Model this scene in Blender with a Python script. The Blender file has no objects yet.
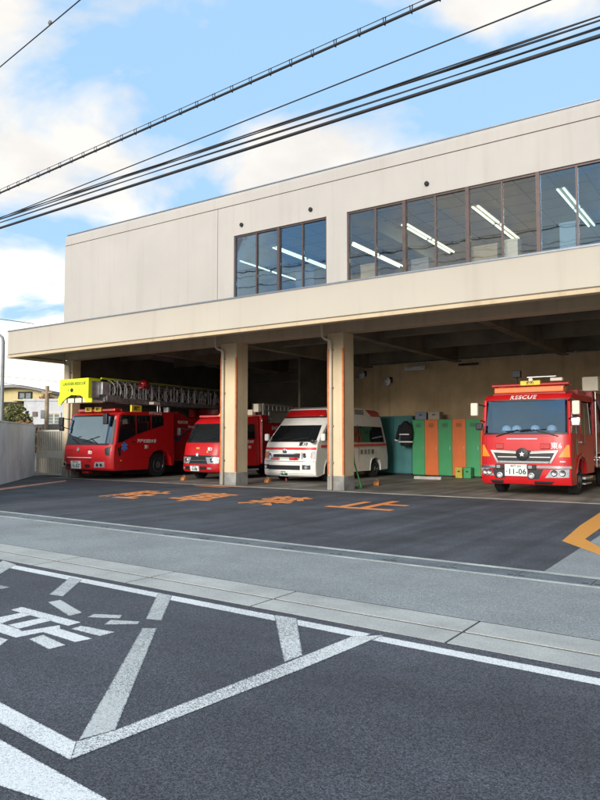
import bpy, bmesh, math, random
from mathutils import Vector, Matrix
R_ = math.radians
rnd = random.Random(11)
scn = bpy.context.scene
COL = scn.collection

# ------------------------------------------------------------------ camera numbers (used to lay flat markings on the ground)
FPX, YAW, PITCH, EYE = 695.0, R_(34.1), math.atan(40/695.0), 1.5
_F = Vector((-math.sin(YAW)*math.cos(PITCH), math.cos(YAW)*math.cos(PITCH), math.sin(PITCH)))
_R = Vector((math.cos(YAW), math.sin(YAW), 0)); _U = _R.cross(_F); _C = Vector((0, 0, EYE))
def ray(x, y): return _F + _R*((x-300)/FPX) - _U*((y-400)/FPX)
def at(x, y, **k):
    d = ray(x, y); a = 'XYZ'.index(list(k)[0]); return _C + d*((list(k.values())[0]-_C[a])/d[a])
def dep(x, y, D): return _C + ray(x, y)*D

# ------------------------------------------------------------------ materials
MATS = {}
def mat(name, col, rough=.5, metal=0., var=.1, scale=6., bump=0., bscale=80., coat=0., streak=0., tyre=0., lane=0., dirt=None, fine=0., fscale=200., spec=.5, ior=None):
    if name in MATS: return MATS[name]
    m = bpy.data.materials.new(name); m.use_nodes = True
    nt = m.node_tree; N = nt.nodes; L = nt.links
    b = N['Principled BSDF']
    tc = N.new('ShaderNodeTexCoord')
    n = N.new('ShaderNodeTexNoise'); n.inputs['Scale'].default_value = scale; n.inputs['Detail'].default_value = 6
    L.new(tc.outputs['Object'], n.inputs['Vector'])
    cr = N.new('ShaderNodeValToRGB')
    cr.color_ramp.elements[0].position = .32; cr.color_ramp.elements[1].position = .68
    lo = [max(0, c*(1-var)) for c in col]; hi = [min(1, c*(1+var)) for c in col]
    cr.color_ramp.elements[0].color = (*lo, 1); cr.color_ramp.elements[1].color = (*hi, 1)
    L.new(n.outputs['Fac'], cr.inputs['Fac'])
    out = cr.outputs['Color']
    def mul(fac_socket, a, bb, src, p0=.4, p1=.65):
        r = N.new('ShaderNodeValToRGB'); r.color_ramp.elements[0].position = p0; r.color_ramp.elements[1].position = p1
        r.color_ramp.elements[0].color = (*a, 1); r.color_ramp.elements[1].color = (*bb, 1)
        L.new(fac_socket, r.inputs['Fac'])
        mx = N.new('ShaderNodeMixRGB'); mx.blend_type = 'MULTIPLY'; mx.inputs['Fac'].default_value = 1
        L.new(src, mx.inputs['Color1']); L.new(r.outputs['Color'], mx.inputs['Color2'])
        return mx.outputs['Color']
    if streak:
        mp = N.new('ShaderNodeMapping'); mp.inputs['Scale'].default_value = (2.4, 2.4, .13)
        L.new(tc.outputs['Object'], mp.inputs['Vector'])
        s = N.new('ShaderNodeTexNoise'); s.inputs['Scale'].default_value = 1.6; s.inputs['Detail'].default_value = 5
        L.new(mp.outputs['Vector'], s.inputs['Vector'])
        out = mul(s.outputs['Fac'], (1-streak, 1-streak*1.1, 1-streak*1.2), (1, 1, 1), out, .28, .48)
    if lane:
        mp = N.new('ShaderNodeMapping'); mp.inputs['Scale'].default_value = (.10, 1.5, 1.); mp.inputs['Rotation'].default_value = (0, 0, .045)
        L.new(tc.outputs['Object'], mp.inputs['Vector'])
        s = N.new('ShaderNodeTexNoise'); s.inputs['Scale'].default_value = 1.; s.inputs['Detail'].default_value = 4
        L.new(mp.outputs['Vector'], s.inputs['Vector'])
        out = mul(s.outputs['Fac'], (1-lane,)*3, (1+lane,)*3, out, .35, .65)
    if tyre:
        mp = N.new('ShaderNodeMapping'); mp.inputs['Scale'].default_value = (2.6, .10, 1.)
        mp.inputs['Rotation'].default_value = (0, 0, .22)
        L.new(tc.outputs['Object'], mp.inputs['Vector'])
        s = N.new('ShaderNodeTexNoise'); s.inputs['Scale'].default_value = 1.; s.inputs['Detail'].default_value = 3; s.inputs['Distortion'].default_value = .3
        L.new(mp.outputs['Vector'], s.inputs['Vector'])
        out = mul(s.outputs['Fac'], (1-tyre,)*3, (1.12, 1.12, 1.1), out, .33, .62)
    if dirt:
        dsc, dam = dirt
        s = N.new('ShaderNodeTexNoise'); s.inputs['Scale'].default_value = dsc; s.inputs['Detail'].default_value = 8; s.inputs['Roughness'].default_value = .65
        L.new(tc.outputs['Object'], s.inputs['Vector'])
        out = mul(s.outputs['Fac'], (1-dam, 1-dam, 1-dam), (1, 1, 1), out, .35, .6)
    if fine:
        # aggregate: a grey level per stone
        for k, (sc_, am) in enumerate(((fscale, fine), (fscale*2.1, fine*.7))):
            s = N.new('ShaderNodeTexVoronoi'); s.inputs['Scale'].default_value = sc_
            L.new(tc.outputs['Object'], s.inputs['Vector'])
            sp_ = N.new('ShaderNodeSeparateColor'); L.new(s.outputs['Color'], sp_.inputs[0])
            out = mul(sp_.outputs[0], (1-am,)*3, (1+am*1.1,)*3, out, .1, .95)
    L.new(out, b.inputs['Base Color'])
    b.inputs['Roughness'].default_value = rough; b.inputs['Metallic'].default_value = metal
    b.inputs['Coat Weight'].default_value = coat; b.inputs['Specular IOR Level'].default_value = spec
    if ior: b.inputs['IOR'].default_value = ior
    if bump:
        bn = N.new('ShaderNodeTexNoise'); bn.inputs['Scale'].default_value = bscale; bn.inputs['Detail'].default_value = 3
        L.new(tc.outputs['Object'], bn.inputs['Vector'])
        bp = N.new('ShaderNodeBump'); bp.inputs['Strength'].default_value = bump; bp.inputs['Distance'].default_value = .01
        L.new(bn.outputs['Fac'], bp.inputs['Height']); L.new(bp.outputs['Normal'], b.inputs['Normal'])
    MATS[name] = m
    return m

def emis(name, col, s):
    if name in MATS: return MATS[name]
    m = mat(name, col, .4)
    b = m.node_tree.nodes['Principled BSDF']
    b.inputs['Emission Color'].default_value = (*col, 1); b.inputs['Emission Strength'].default_value = s
    return m

def mixglass(name, tint, refl, trans=True, wob=0., base=(.01, .012, .014), tintg=(.93, .96, 1.)):
    """glass: a share of mirror reflection over a transparent (or dark) body"""
    if name in MATS: return MATS[name]
    m = bpy.data.materials.new(name); m.use_nodes = True
    nt = m.node_tree; N = nt.nodes; L = nt.links
    for x in list(N): N.remove(x)
    o = N.new('ShaderNodeOutputMaterial')
    if trans:
        a = N.new('ShaderNodeBsdfTransparent'); a.inputs['Color'].default_value = (*tint, 1)
    else:
        a = N.new('ShaderNodeBsdfDiffuse'); a.inputs['Color'].default_value = (*base, 1)
    g = N.new('ShaderNodeBsdfGlossy'); g.inputs['Roughness'].default_value = .025; g.inputs['Color'].default_value = (*tintg, 1)
    tc = N.new('ShaderNodeTexCoord')
    n = N.new('ShaderNodeTexNoise'); n.inputs['Scale'].default_value = 1.1; n.inputs['Detail'].default_value = 2
    L.new(tc.outputs['Object'], n.inputs['Vector'])
    bp = N.new('ShaderNodeBump'); bp.inputs['Strength'].default_value = wob; bp.inputs['Distance'].default_value = .05
    L.new(n.outputs['Fac'], bp.inputs['Height']); L.new(bp.outputs['Normal'], g.inputs['Normal'])
    fr = N.new('ShaderNodeFresnel'); fr.inputs['IOR'].default_value = 1.5
    ad = N.new('ShaderNodeMath'); ad.operation = 'ADD'; ad.inputs[1].default_value = refl; ad.use_clamp = True
    L.new(fr.outputs['Fac'], ad.inputs[0])
    mx = N.new('ShaderNodeMixShader')
    L.new(ad.outputs[0], mx.inputs['Fac']); L.new(a.outputs[0], mx.inputs[1]); L.new(g.outputs[0], mx.inputs[2])
    L.new(mx.outputs[0], o.inputs['Surface'])
    MATS[name] = m
    return m

def paintmat(name, col, under, wear, scale=90., low=.8, spread=.12, rough=.65):
    """road paint worn through to the asphalt in specks"""
    if name in MATS: return MATS[name]
    m = bpy.data.materials.new(name); m.use_nodes = True
    nt = m.node_tree; N = nt.nodes; L = nt.links
    b = N['Principled BSDF']; b.inputs['Roughness'].default_value = rough
    tc = N.new('ShaderNodeTexCoord')
    def noise(s, d=3):
        n = N.new('ShaderNodeTexNoise'); n.inputs['Scale'].default_value = s; n.inputs['Detail'].default_value = d
        L.new(tc.outputs['Object'], n.inputs['Vector']); return n.outputs['Fac']
    vo = N.new('ShaderNodeTexVoronoi'); vo.inputs['Scale'].default_value = scale; L.new(tc.outputs['Object'], vo.inputs['Vector'])
    vs_ = N.new('ShaderNodeSeparateColor'); L.new(vo.outputs['Color'], vs_.inputs[0])
    fn = noise(scale*1.3, 2)
    am_ = N.new('ShaderNodeMath'); am_.operation = 'MULTIPLY_ADD'; am_.inputs[1].default_value = .45; L.new(vs_.outputs[0], am_.inputs[0])
    hf = N.new('ShaderNodeMath'); hf.operation = 'MULTIPLY'; hf.inputs[1].default_value = .55; L.new(fn, hf.inputs[0]); L.new(hf.outputs[0], am_.inputs[2])
    a = am_.outputs[0]; c = noise(low, 4)
    ma = N.new('ShaderNodeMath'); ma.operation = 'MULTIPLY_ADD'; ma.inputs[1].default_value = .9
    L.new(c, ma.inputs[0]); L.new(a, ma.inputs[2])
    r = N.new('ShaderNodeValToRGB')
    r.color_ramp.elements[0].position = max(0, min(.98, wear)); r.color_ramp.elements[1].position = min(.99, wear+spread)
    ma2 = N.new('ShaderNodeMath'); ma2.operation = 'MULTIPLY'; ma2.inputs[1].default_value = .53
    at_ = N.new('ShaderNodeAttribute'); at_.attribute_name = 'rim'
    rm = N.new('ShaderNodeMath'); rm.operation = 'MULTIPLY_ADD'; rm.inputs[1].default_value = -.15
    L.new(ma.outputs[0], ma2.inputs[0]); L.new(at_.outputs['Fac'], rm.inputs[0]); L.new(ma2.outputs[0], rm.inputs[2]); L.new(rm.outputs[0], r.inputs['Fac'])
    mx = N.new('ShaderNodeMixRGB'); mx.inputs['Color1'].default_value = (*[c*1.15 for c in under], 1); mx.inputs['Color2'].default_value = (*col, 1)
    L.new(r.outputs['Color'], mx.inputs['Fac'])
    v = noise(fsc := 260., 1)
    vr = N.new('ShaderNodeValToRGB'); vr.color_ramp.elements[0].color = (.72, .72, .72, 1); vr.color_ramp.elements[1].color = (1.2, 1.2, 1.2, 1)
    vr.color_ramp.elements[0].position = .3; vr.color_ramp.elements[1].position = .7
    L.new(v, vr.inputs['Fac'])
    mm = N.new('ShaderNodeMixRGB'); mm.blend_type = 'MULTIPLY'; mm.inputs['Fac'].default_value = 1
    L.new(mx.outputs['Color'], mm.inputs['Color1']); L.new(vr.outputs['Color'], mm.inputs['Color2'])
    L.new(mm.outputs['Color'], b.inputs['Base Color'])
    MATS[name] = m
    return m

# ------------------------------------------------------------------ geometry helpers
class MB:
    def __init__(s): s.v = []; s.f = []
    def add(s, vs, fs):
        o = len(s.v); s.v += [tuple(p) for p in vs]; s.f += [tuple(i+o for i in f) for f in fs]; return s
    def box(s, x0, y0, z0, x1, y1, z1):
        vs = [(x, y, z) for z in (z0, z1) for y in (y0, y1) for x in (x0, x1)]
        return s.add(vs, [(0, 2, 3, 1), (4, 5, 7, 6), (0, 1, 5, 4), (2, 6, 7, 3), (0, 4, 6, 2), (1, 3, 7, 5)])
    def prism(s, pts, axis, a0, a1):
        def P(p, a):
            return (a, p[0], p[1]) if axis == 'x' else (p[0], a, p[1]) if axis == 'y' else (p[0], p[1], a)
        n = len(pts)
        vs = [P(p, a0) for p in pts] + [P(p, a1) for p in pts]
        fs = [tuple(range(n)), tuple(range(2*n-1, n-1, -1))] + [(i, i+n, (i+1) % n+n, (i+1) % n) for i in range(n)]
        return s.add(vs, fs)
    def tube(s, path, r, n=6, closed=False):
        path = [Vector(p) for p in path]; vs = []; fs = []
        m = len(path)
        for i, p in enumerate(path):
            t = (path[min(i+1, m-1)]-path[max(i-1, 0)])
            t = t.normalized() if t.length > 1e-9 else Vector((0, 0, 1))
            a = Vector((0, 0, 1)) if abs(t.z) < .9 else Vector((1, 0, 0))
            u = t.cross(a).normalized(); w = t.cross(u)
            rr = r[i] if isinstance(r, (list, tuple)) else r
            for k in range(n):
                an = 2*math.pi*k/n; vs.append(p+u*rr*math.cos(an)+w*rr*math.sin(an))
        for i in range(m-1):
            for k in range(n): fs.append((i*n+k, i*n+(k+1) % n, (i+1)*n+(k+1) % n, (i+1)*n+k))
        fs.append(tuple(range(n-1, -1, -1))); fs.append(tuple(range((m-1)*n, m*n)))
        return s.add(vs, fs)
    def lathe(s, prof, c, axis='x', n=20, caps=True):
        """prof: (radius, along axis)"""
        vs = []; fs = []
        for r, a in prof:
            for k in range(n):
                t = 2*math.pi*k/n; p, q = r*math.cos(t), r*math.sin(t)
                vs.append((c[0]+a, c[1]+p, c[2]+q) if axis == 'x' else (c[0]+p, c[1]+a, c[2]+q) if axis == 'y' else (c[0]+p, c[1]+q, c[2]+a))
        m = len(prof)
        for i in range(m-1):
            for k in range(n): fs.append((i*n+k, i*n+(k+1) % n, (i+1)*n+(k+1) % n, (i+1)*n+k))
        if caps: fs.append(tuple(range(n-1, -1, -1))); fs.append(tuple(range((m-1)*n, m*n)))
        return s.add(vs, fs)
    def ball(s, c, rx, ry=None, rz=None, n=12, m=8):
        ry = ry or rx; rz = rz or rx
        vs = []; fs = []
        for i in range(m+1):
            ph = math.pi*i/m
            for k in range(n):
                t = 2*math.pi*k/n
                vs.append((c[0]+rx*math.sin(ph)*math.cos(t), c[1]+ry*math.sin(ph)*math.sin(t), c[2]+rz*math.cos(ph)))
        for i in range(m):
            for k in range(n): fs.append((i*n+k, i*n+(k+1) % n, (i+1)*n+(k+1) % n, (i+1)*n+k))
        return s.add(vs, fs)
    def poly(s, pts, z): return s.add([(p[0], p[1], z) for p in pts], [tuple(range(len(pts)))])

SPLIT = {'side_wall', 'mullion', 'wheel_arch', 'pipe_bracket', 'bumper_slot', 'guard_strip', 'ceiling_beam', 'rail', 'axle', 'marker_recess', 'front_slit', 'rail_post',
         'door_seam', 'side_step', 'hose_outlet', 'roof_lamp', 'bumper_seam', 'hand_rail', 'sleeve', 'reflective_band', 'hanger', 'roof_box', 'shelf_frame', 'bolt', 'roof_fitting', 'basket_step', 'wall_joint'}
def islands(mb):
    par = list(range(len(mb.v)))
    def find(a):
        while par[a] != a: par[a] = par[par[a]]; a = par[a]
        return a
    for f in mb.f:
        for i in f[1:]: par[find(i)] = find(f[0])
    out = {}
    for f in mb.f: out.setdefault(find(f[0]), []).append(f)
    res = []
    for fs in out.values():
        ids = sorted({i for f in fs for i in f}); mp = {i: k for k, i in enumerate(ids)}
        q = MB(); q.v = [mb.v[i] for i in ids]; q.f = [tuple(mp[i] for i in f) for f in fs]; res.append(q)
    return res
def obj(name, mb, m, parent=None, bevel=0., smooth=False, off=None, seg=2, label=None):
    if name in SPLIT and parent is not None:
        parts = islands(mb)
        if len(parts) > 1: return [obj1(name, q, m, parent, bevel, smooth, off, seg, label) for q in parts][0]
    return obj1(name, mb, m, parent, bevel, smooth, off, seg, label)
def obj1(name, mb, m, parent=None, bevel=0., smooth=False, off=None, seg=2, label=None):
    me = bpy.data.meshes.new(name)
    me.from_pydata(mb.v, [], mb.f); me.validate(); me.update()
    bm = bmesh.new(); bm.from_mesh(me); bmesh.ops.remove_doubles(bm, verts=bm.verts, dist=1e-5)
    bmesh.ops.recalc_face_normals(bm, faces=bm.faces); bm.to_mesh(me); bm.free()
    for p in me.polygons: p.use_smooth = True
    if not smooth: me.set_sharp_from_angle(angle=R_(32))
    me.materials.append(m)
    o = bpy.data.objects.new(name, me); COL.objects.link(o)
    if parent is not None: o.parent = parent
    if off is not None: o.location = off
    if bevel:
        b = o.modifiers.new('bevel', 'BEVEL'); b.width = bevel; b.segments = seg; b.limit_method = 'ANGLE'; b.angle_limit = R_(35)
    if label: o['label'] = label
    return o

def thing(name, label, cat, loc=(0, 0, 0), rz=0., group=None):
    o = bpy.data.objects.new(name, None); COL.objects.link(o)
    o.location = loc; o.rotation_euler = (0, 0, rz); o.empty_display_size = .2
    o['label'] = label; o['category'] = cat
    if group: o['group'] = group
    return o
def tag(o, label, cat, group=None):
    o['label'] = label; o['category'] = cat
    if group: o['group'] = group
    return o
def struct(name, mb, m, off=None, bevel=0., rim=0.):
    o = obj(name, mb, m, None, bevel, off=off); o['kind'] = 'structure'
    if rim:
        me = o.data; bm = bmesh.new(); bm.from_mesh(me)
        lay = bm.verts.layers.float.new('rim')
        bmesh.ops.inset_individual(bm, faces=list(bm.faces), thickness=rim, use_even_offset=True)
        for v in bm.verts: v[lay] = 1. if v.is_boundary else 0.
        bm.to_mesh(me); bm.free()
    return o

_txt = {}
def textmesh(body, size, bold=0., space=1., shear=0.):
    c = bpy.data.curves.new('t', 'FONT'); c.body = body; c.size = size; c.align_x = 'CENTER'; c.align_y = 'CENTER'
    c.offset = bold; c.space_character = space; c.shear = shear; c.resolution_u = 3
    o = bpy.data.objects.new('t', c); COL.objects.link(o)
    dg = bpy.context.evaluated_depsgraph_get()
    me = bpy.data.meshes.new_from_object(o.evaluated_get(dg))
    vs = [tuple(v.co) for v in me.vertices]; fs = [tuple(p.vertices) for p in me.polygons]
    bpy.data.objects.remove(o); bpy.data.curves.remove(c); bpy.data.meshes.remove(me)
    return vs, fs

# ------------------------------------------------------------------ colours
M = {}
ASPH = (.074, .077, .088)
M['road'] = mat('road asphalt', ASPH, .8, lane=.16, var=.10, scale=1.2, bump=.35, bscale=160, fine=.58, fscale=135, dirt=(.5, .25))
M['foot'] = mat('footway asphalt', (.30, .315, .305), .9, var=.08, scale=1.0, bump=.5, bscale=120, fine=.28, fscale=110, dirt=(.7, .18))
M['fore'] = mat('forecourt asphalt', (.080, .085, .098), .85, var=.14, scale=.5, bump=.5, bscale=100, fine=.4, fscale=110, tyre=.3, dirt=(.8, .42))
M['kerb'] = mat('kerb concrete', (.48, .475, .435), .85, var=.08, scale=2., bump=.25, bscale=90, fine=.14, fscale=150, dirt=(1.3, .22))
M['joint'] = mat('joint dirt', (.05, .05, .045), .95)
M['edge'] = mat('gutter edge concrete', (.52, .53, .47), .85, var=.1, scale=3., fine=.2, fscale=100, dirt=(1.5, .3))
M['cover'] = mat('gutter cover', (.16, .18, .19), .75, var=.12, scale=2., fine=.25, fscale=110, dirt=(1., .25))
M['floor'] = mat('garage floor concrete', (.27, .25, .215), .6, tyre=.45, var=.2, scale=.8, dirt=(.6, .5), fine=.15, fscale=60)
M['sill'] = mat('floor edge concrete', (.34, .31, .25), .8, var=.2, scale=2., dirt=(1.2, .4))
M['white_paint'] = paintmat('worn white road paint', (.84, .84, .79), ASPH, .36, scale=150, low=.6, spread=.2)
M['white_fresh'] = paintmat('white road paint', (.88, .88, .84), ASPH, .29, scale=150, low=.6, spread=.22)
M['white_solid'] = paintmat('thick white road paint', (.86, .86, .83), ASPH, .27, scale=125, low=.5, spread=.2)
M['white_grey'] = paintmat('old grey road paint', (.60, .61, .57), ASPH, .38, scale=150, low=.8, spread=.12)
M['orange_paint'] = paintmat('orange road paint', (.90, .31, .09), (.30, .15, .09), .16, scale=30, low=1.2, spread=.14)
M['amber_paint'] = paintmat('amber road paint', (.80, .34, .06), (.10, .09, .08), .22, scale=40, low=1.2, spread=.14)
M['wall'] = mat('beige wall render', (.465, .43, .39), .9, var=.03, scale=.6, streak=.07, bump=.15, bscale=90, dirt=(.35, .06))
M['fascia'] = mat('cream fascia render', (.50, .45, .37), .9, var=.03, scale=.6, streak=.07, bump=.12, bscale=90)
M['lip'] = mat('cream painted lip', (.56, .44, .28), .85, var=.06, scale=1.2, streak=.18)
M['beam'] = mat('tan painted beam', (.47, .37, .25), .9, var=.06, scale=.8, streak=.14)
M['column'] = mat('cream painted column', (.68, .55, .36), .85, var=.05, scale=1., streak=.14, dirt=(1.1, .12))
M['plinth'] = mat('bare concrete plinth', (.30, .29, .265), .9, var=.15, scale=3., dirt=(1.5, .35))
M['flash'] = mat('grey metal flashing', (.20, .22, .25), .45, .6, var=.1)
M['groove'] = mat('dark groove', (.16, .13, .10), .9)
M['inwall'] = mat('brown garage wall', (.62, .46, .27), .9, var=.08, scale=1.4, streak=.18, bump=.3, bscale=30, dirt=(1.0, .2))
M['inshade'] = mat('bay wall with painted shade', (.13, .115, .09), .9, var=.15, scale=1.2, dirt=(.8, .3))  # wall colour lowered to stand in for the bays' deep shade
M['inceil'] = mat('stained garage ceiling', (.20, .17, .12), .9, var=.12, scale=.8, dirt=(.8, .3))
M['frame'] = mat('brown window frame', (.085, .055, .048), .45, .3, var=.15)
M['stripe'] = mat('orange guard strip', (.62, .19, .06), .6, var=.1, dirt=(3., .25))
M['pipe'] = mat('cream drainpipe', (.62, .55, .44), .6, var=.08, scale=3., streak=.2)
M['conduit'] = mat('galvanised conduit', (.5, .49, .46), .4, .7)
M['red'] = mat('red vehicle paint', (.56, .009, .012), .40, var=.05, scale=2., coat=.05, dirt=(3., .10))
M['deepred'] = mat('dark red vehicle paint', (.36, .008, .010), .38, var=.10, scale=2., coat=.2, dirt=(2.5, .25))
M['white_body'] = mat('ivory vehicle paint', (.80, .78, .73), .32, var=.03, scale=2., coat=.4, dirt=(3., .08))
M['black'] = mat('black plastic', (.012, .012, .013), .5, var=.25)
M['dark'] = mat('dark underbody', (.02, .02, .022), .8, var=.3)
M['rubber'] = mat('tyre rubber', (.018, .018, .019), .85, var=.25, scale=12.)
M['rim'] = mat('grey wheel steel', (.32, .32, .33), .4, .7, var=.15, dirt=(6., .4))
M['chrome'] = mat('chrome trim', (.75, .75, .76), .16, 1., var=.05)
M['steel'] = mat('dull ladder steel', (.62, .62, .63), .45, .7, var=.2)
M['darksteel'] = mat('dark ladder steel', (.30, .30, .31), .5, .5, var=.3)
M['amber'] = mat('amber lens', (.85, .26, .02), .25, var=.1, coat=.6)
M['lens'] = mat('clear headlamp lens', (.62, .64, .66), .12, .55, var=.3, scale=30., coat=1.)
M['redlens'] = mat('red lamp lens', (.45, .01, .012), .15, var=.2, scale=14., coat=1.)
M['orangebar'] = mat('orange light bar cover', (.85, .20, .05), .3, var=.1, coat=.6)
M['plate'] = mat('white number plate', (.78, .79, .76), .5, var=.03)
M['plate_ink'] = mat('green plate lettering', (.01, .09, .045), .5)
M['white_ink'] = mat('white lettering', (.78, .78, .75), .5, var=.05)
M['gold_ink'] = mat('gold lettering', (.75, .50, .10), .4, var=.1)
M['black_ink'] = mat('black lettering', (.015, .015, .015), .5)
M['sign_yellow'] = mat('yellow lamp sign', (.86, .62, .05), .4, var=.08)
M['lime'] = mat('fluorescent yellow green paint', (.72, .85, .015), .4, var=.04)
M['cream_plastic'] = mat('cream plastic box', (.72, .66, .52), .5, var=.05)
M['cabdark'] = mat('dark cab interior', (.03, .03, .034), .8, var=.3)
M['helmet'] = mat('pale helmet shell', (.78, .84, .88), .35, var=.05, coat=.5)
M['screen'] = mixglass('windscreen glass', (.72, .80, .86), .09, True, .12, tintg=(.52, .78, 1.))
M['vglass'] = mixglass('dark vehicle glass', (0, 0, 0), .25, False, .15, (.012, .014, .016), tintg=(.62, .84, 1.))
M['sglass'] = mixglass('dark side glass', (0, 0, 0), .04, False, .1, (.010, .011, .012))
M['winglass_clear'] = mixglass('clear office window glass', (.84, .84, .80), .05, True, .10, tintg=(.85, .92, 1.))
M['winglass'] = mixglass('office window glass', (.66, .74, .78), .10, True, .10, tintg=(.62, .82, 1.))
M['tube'] = emis('fluorescent tube', (.82, 1.0, .84), 3.6)
M['office'] = mat('office wall', (.42, .33, .23), .9, var=.1)
M['officeceil'] = mat('office ceiling', (.62, .53, .42), .9, var=.06)
M['lockgreen'] = mat('green locker paint', (.05, .33, .12), .45, var=.07, scale=2., streak=.1)
M['lockorange'] = mat('orange locker paint', (.72, .16, .03), .45, var=.07, scale=2., streak=.1)
M['teal'] = mat('teal cabinet paint', (.05, .20, .20), .5, var=.12, scale=2., streak=.15)
M['coat'] = mat('black coat cloth', (.012, .012, .014), .9, var=.4, scale=10.)
M['reflect'] = mat('pale reflective tape', (.7, .7, .66), .5)
M['crategrey'] = mat('blue grey crate', (.22, .25, .31), .6, var=.1)
M['cratebeige'] = mat('beige carton', (.42, .37, .29), .8, var=.1)
M['chock'] = mat('orange brown block', (.55, .20, .06), .7, var=.25, scale=12., dirt=(5., .4))
M['concrete_block'] = mat('pale concrete block', (.46, .44, .40), .9, var=.15, scale=6.)
M['yardwall'] = mat('pale blue grey yard wall', (.80, .87, .94), .9, var=.05, scale=1.4, streak=.10, bump=.2, dirt=(.8, .22))
M['gate'] = mat('cream painted gate', (.62, .57, .47), .6, var=.08, scale=3., streak=.2)
M['oldwall'] = mat('weathered concrete wall', (.17, .16, .145), .95, var=.25, scale=2., streak=.35, dirt=(1.2, .4))
M['oldboard'] = mat('weathered board', (.34, .31, .26), .9, var=.15, scale=3., streak=.2)
M['house_cream'] = mat('cream house render', (.66, .54, .27), .9, var=.04)
M['house_white'] = mat('white house render', (.60, .60, .60), .9, var=.06, streak=.1)
M['roofgrey'] = mat('grey roof metal', (.22, .21, .20), .6, .2, var=.1)
M['houseglass'] = mat('house window glass', (.18, .22, .22), .1, var=.2)
M['pole'] = mat('weathered wood pole', (.36, .27, .17), .9, var=.2, scale=4.)
M['polegrey'] = mat('grey steel pole', (.24, .25, .25), .6, .4, var=.1)
M['cable'] = mat('black cable sheath', (.022, .022, .025), .7, var=.3, scale=2.)
M['bark'] = mat('brown bark', (.10, .07, .05), .9, var=.3)
M['rope'] = mat('pale hose', (.40, .36, .28), .7, var=.2)
M['greenhose'] = mat('green hose', (.06, .30, .08), .6, var=.2)

def leafmat(name, a, b_):
    m = bpy.data.materials.new(name); m.use_nodes = True
    nt = m.node_tree; N = nt.nodes; L = nt.links
    b = N['Principled BSDF']; b.inputs['Roughness'].default_value = .7
    tc = N.new('ShaderNodeTexCoord'); n = N.new('ShaderNodeTexNoise'); n.inputs['Scale'].default_value = .9; n.inputs['Detail'].default_value = 5
    L.new(tc.outputs['Object'], n.inputs['Vector'])
    r = N.new('ShaderNodeValToRGB'); r.color_ramp.elements[0].position = .35; r.color_ramp.elements[1].position = .65
    r.color_ramp.elements[0].color = (*a, 1); r.color_ramp.elements[1].color = (*b_, 1)
    L.new(n.outputs['Fac'], r.inputs['Fac']); L.new(r.outputs['Color'], b.inputs['Base Color'])
    return m
M['leaf_green'] = leafmat('olive leaves', (.05, .075, .02), (.16, .15, .045))
M['leaf_red'] = leafmat('autumn leaves', (.16, .10, .03), (.34, .15, .06))

# ------------------------------------------------------------------ ground, road and pavement (strips run at a small angle to the building)
K = -.045
def strip(mb, o0, o1, x0, x1, z=0.):
    mb.add([(x0, o0+K*x0, z), (x1, o0+K*x1, z), (x1, o1+K*x1, z), (x0, o1+K*x0, z)], [(0, 1, 2, 3)])
def fine_strip(mb, o0, o1, x0, x1, z=0., n=1):
    for i in range(n):
        a = x0+(x1-x0)*i/n; b = x0+(x1-x0)*(i+1)/n; strip(mb, o0, o1, a, b, z)
mb = MB(); mb.poly([(-1500, -1500), (1500, -1500), (1500, 1500), (-1500, 1500)], -.03)
struct('ground', mb, mat('distant ground', (.16, .15, .13), .95, var=.3, scale=.05))
mb = MB(); strip(mb, -9., 4.85, -150, 120); struct('road', mb, M['road'])
mb = MB(); strip(mb, -16., -9., -150, 120, .0); struct('far_pavement', mb, M['foot'])
mb = MB(); strip(mb, 4.85, 5.6, -150, 120, -.006); struct('kerb', mb, M['joint'])
# kerb: two rows of flush concrete slabs with open joints
mb = MB()
jx = [-7.4, -5.68, -3.95, -2.05, -.2, 1.7, 3.6]
xs = [-150] + [-60+1.8*i for i in range(29)] + jx + [5.5+1.8*i for i in range(20)] + [120]
for a, b in zip(xs[:-1], xs[1:]):
    g = .011
    def slab(o0, o1, skew):
        p = [(a+g, o0), (b-g, o0), (b-g+skew, o1), (a+g+skew, o1)]
        top = [(x, o+K*x, .0) for x, o in p]; bot = [(x, y, -.02) for x, y, z in top]
        mb.add(top+bot, [(0, 1, 2, 3), (0, 4, 5, 1), (1, 5, 6, 2), (2, 6, 7, 3), (3, 7, 4, 0)])
    slab(4.862, 5.19, 0.); slab(5.232, 5.588, 0.)
struct('kerb', mb, M['kerb'])
mb = MB(); strip(mb, 5.6, 7.52, -150, 120); struct('pavement', mb, M['foot'])
mb = MB(); strip(mb, 7.52, 7.62, -150, 120, .002); strip(mb, 8.0, 8.12, -150, 120, .002); struct('gutter', mb, M['edge'])
mb = MB(); strip(mb, 7.62, 8.0, -150, 120, -.012); struct('gutter', mb, M['joint'])
mb = MB()
for i in range(70):
    x0 = -40+i*.8; strip(mb, 7.625, 7.995, x0+.004, x0+.796, 0.)
strip(mb, 7.625, 7.995, -150, -40, 0); strip(mb, 7.625, 7.995, 16, 120, 0)
struct('gutter', mb, M['cover'])
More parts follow.
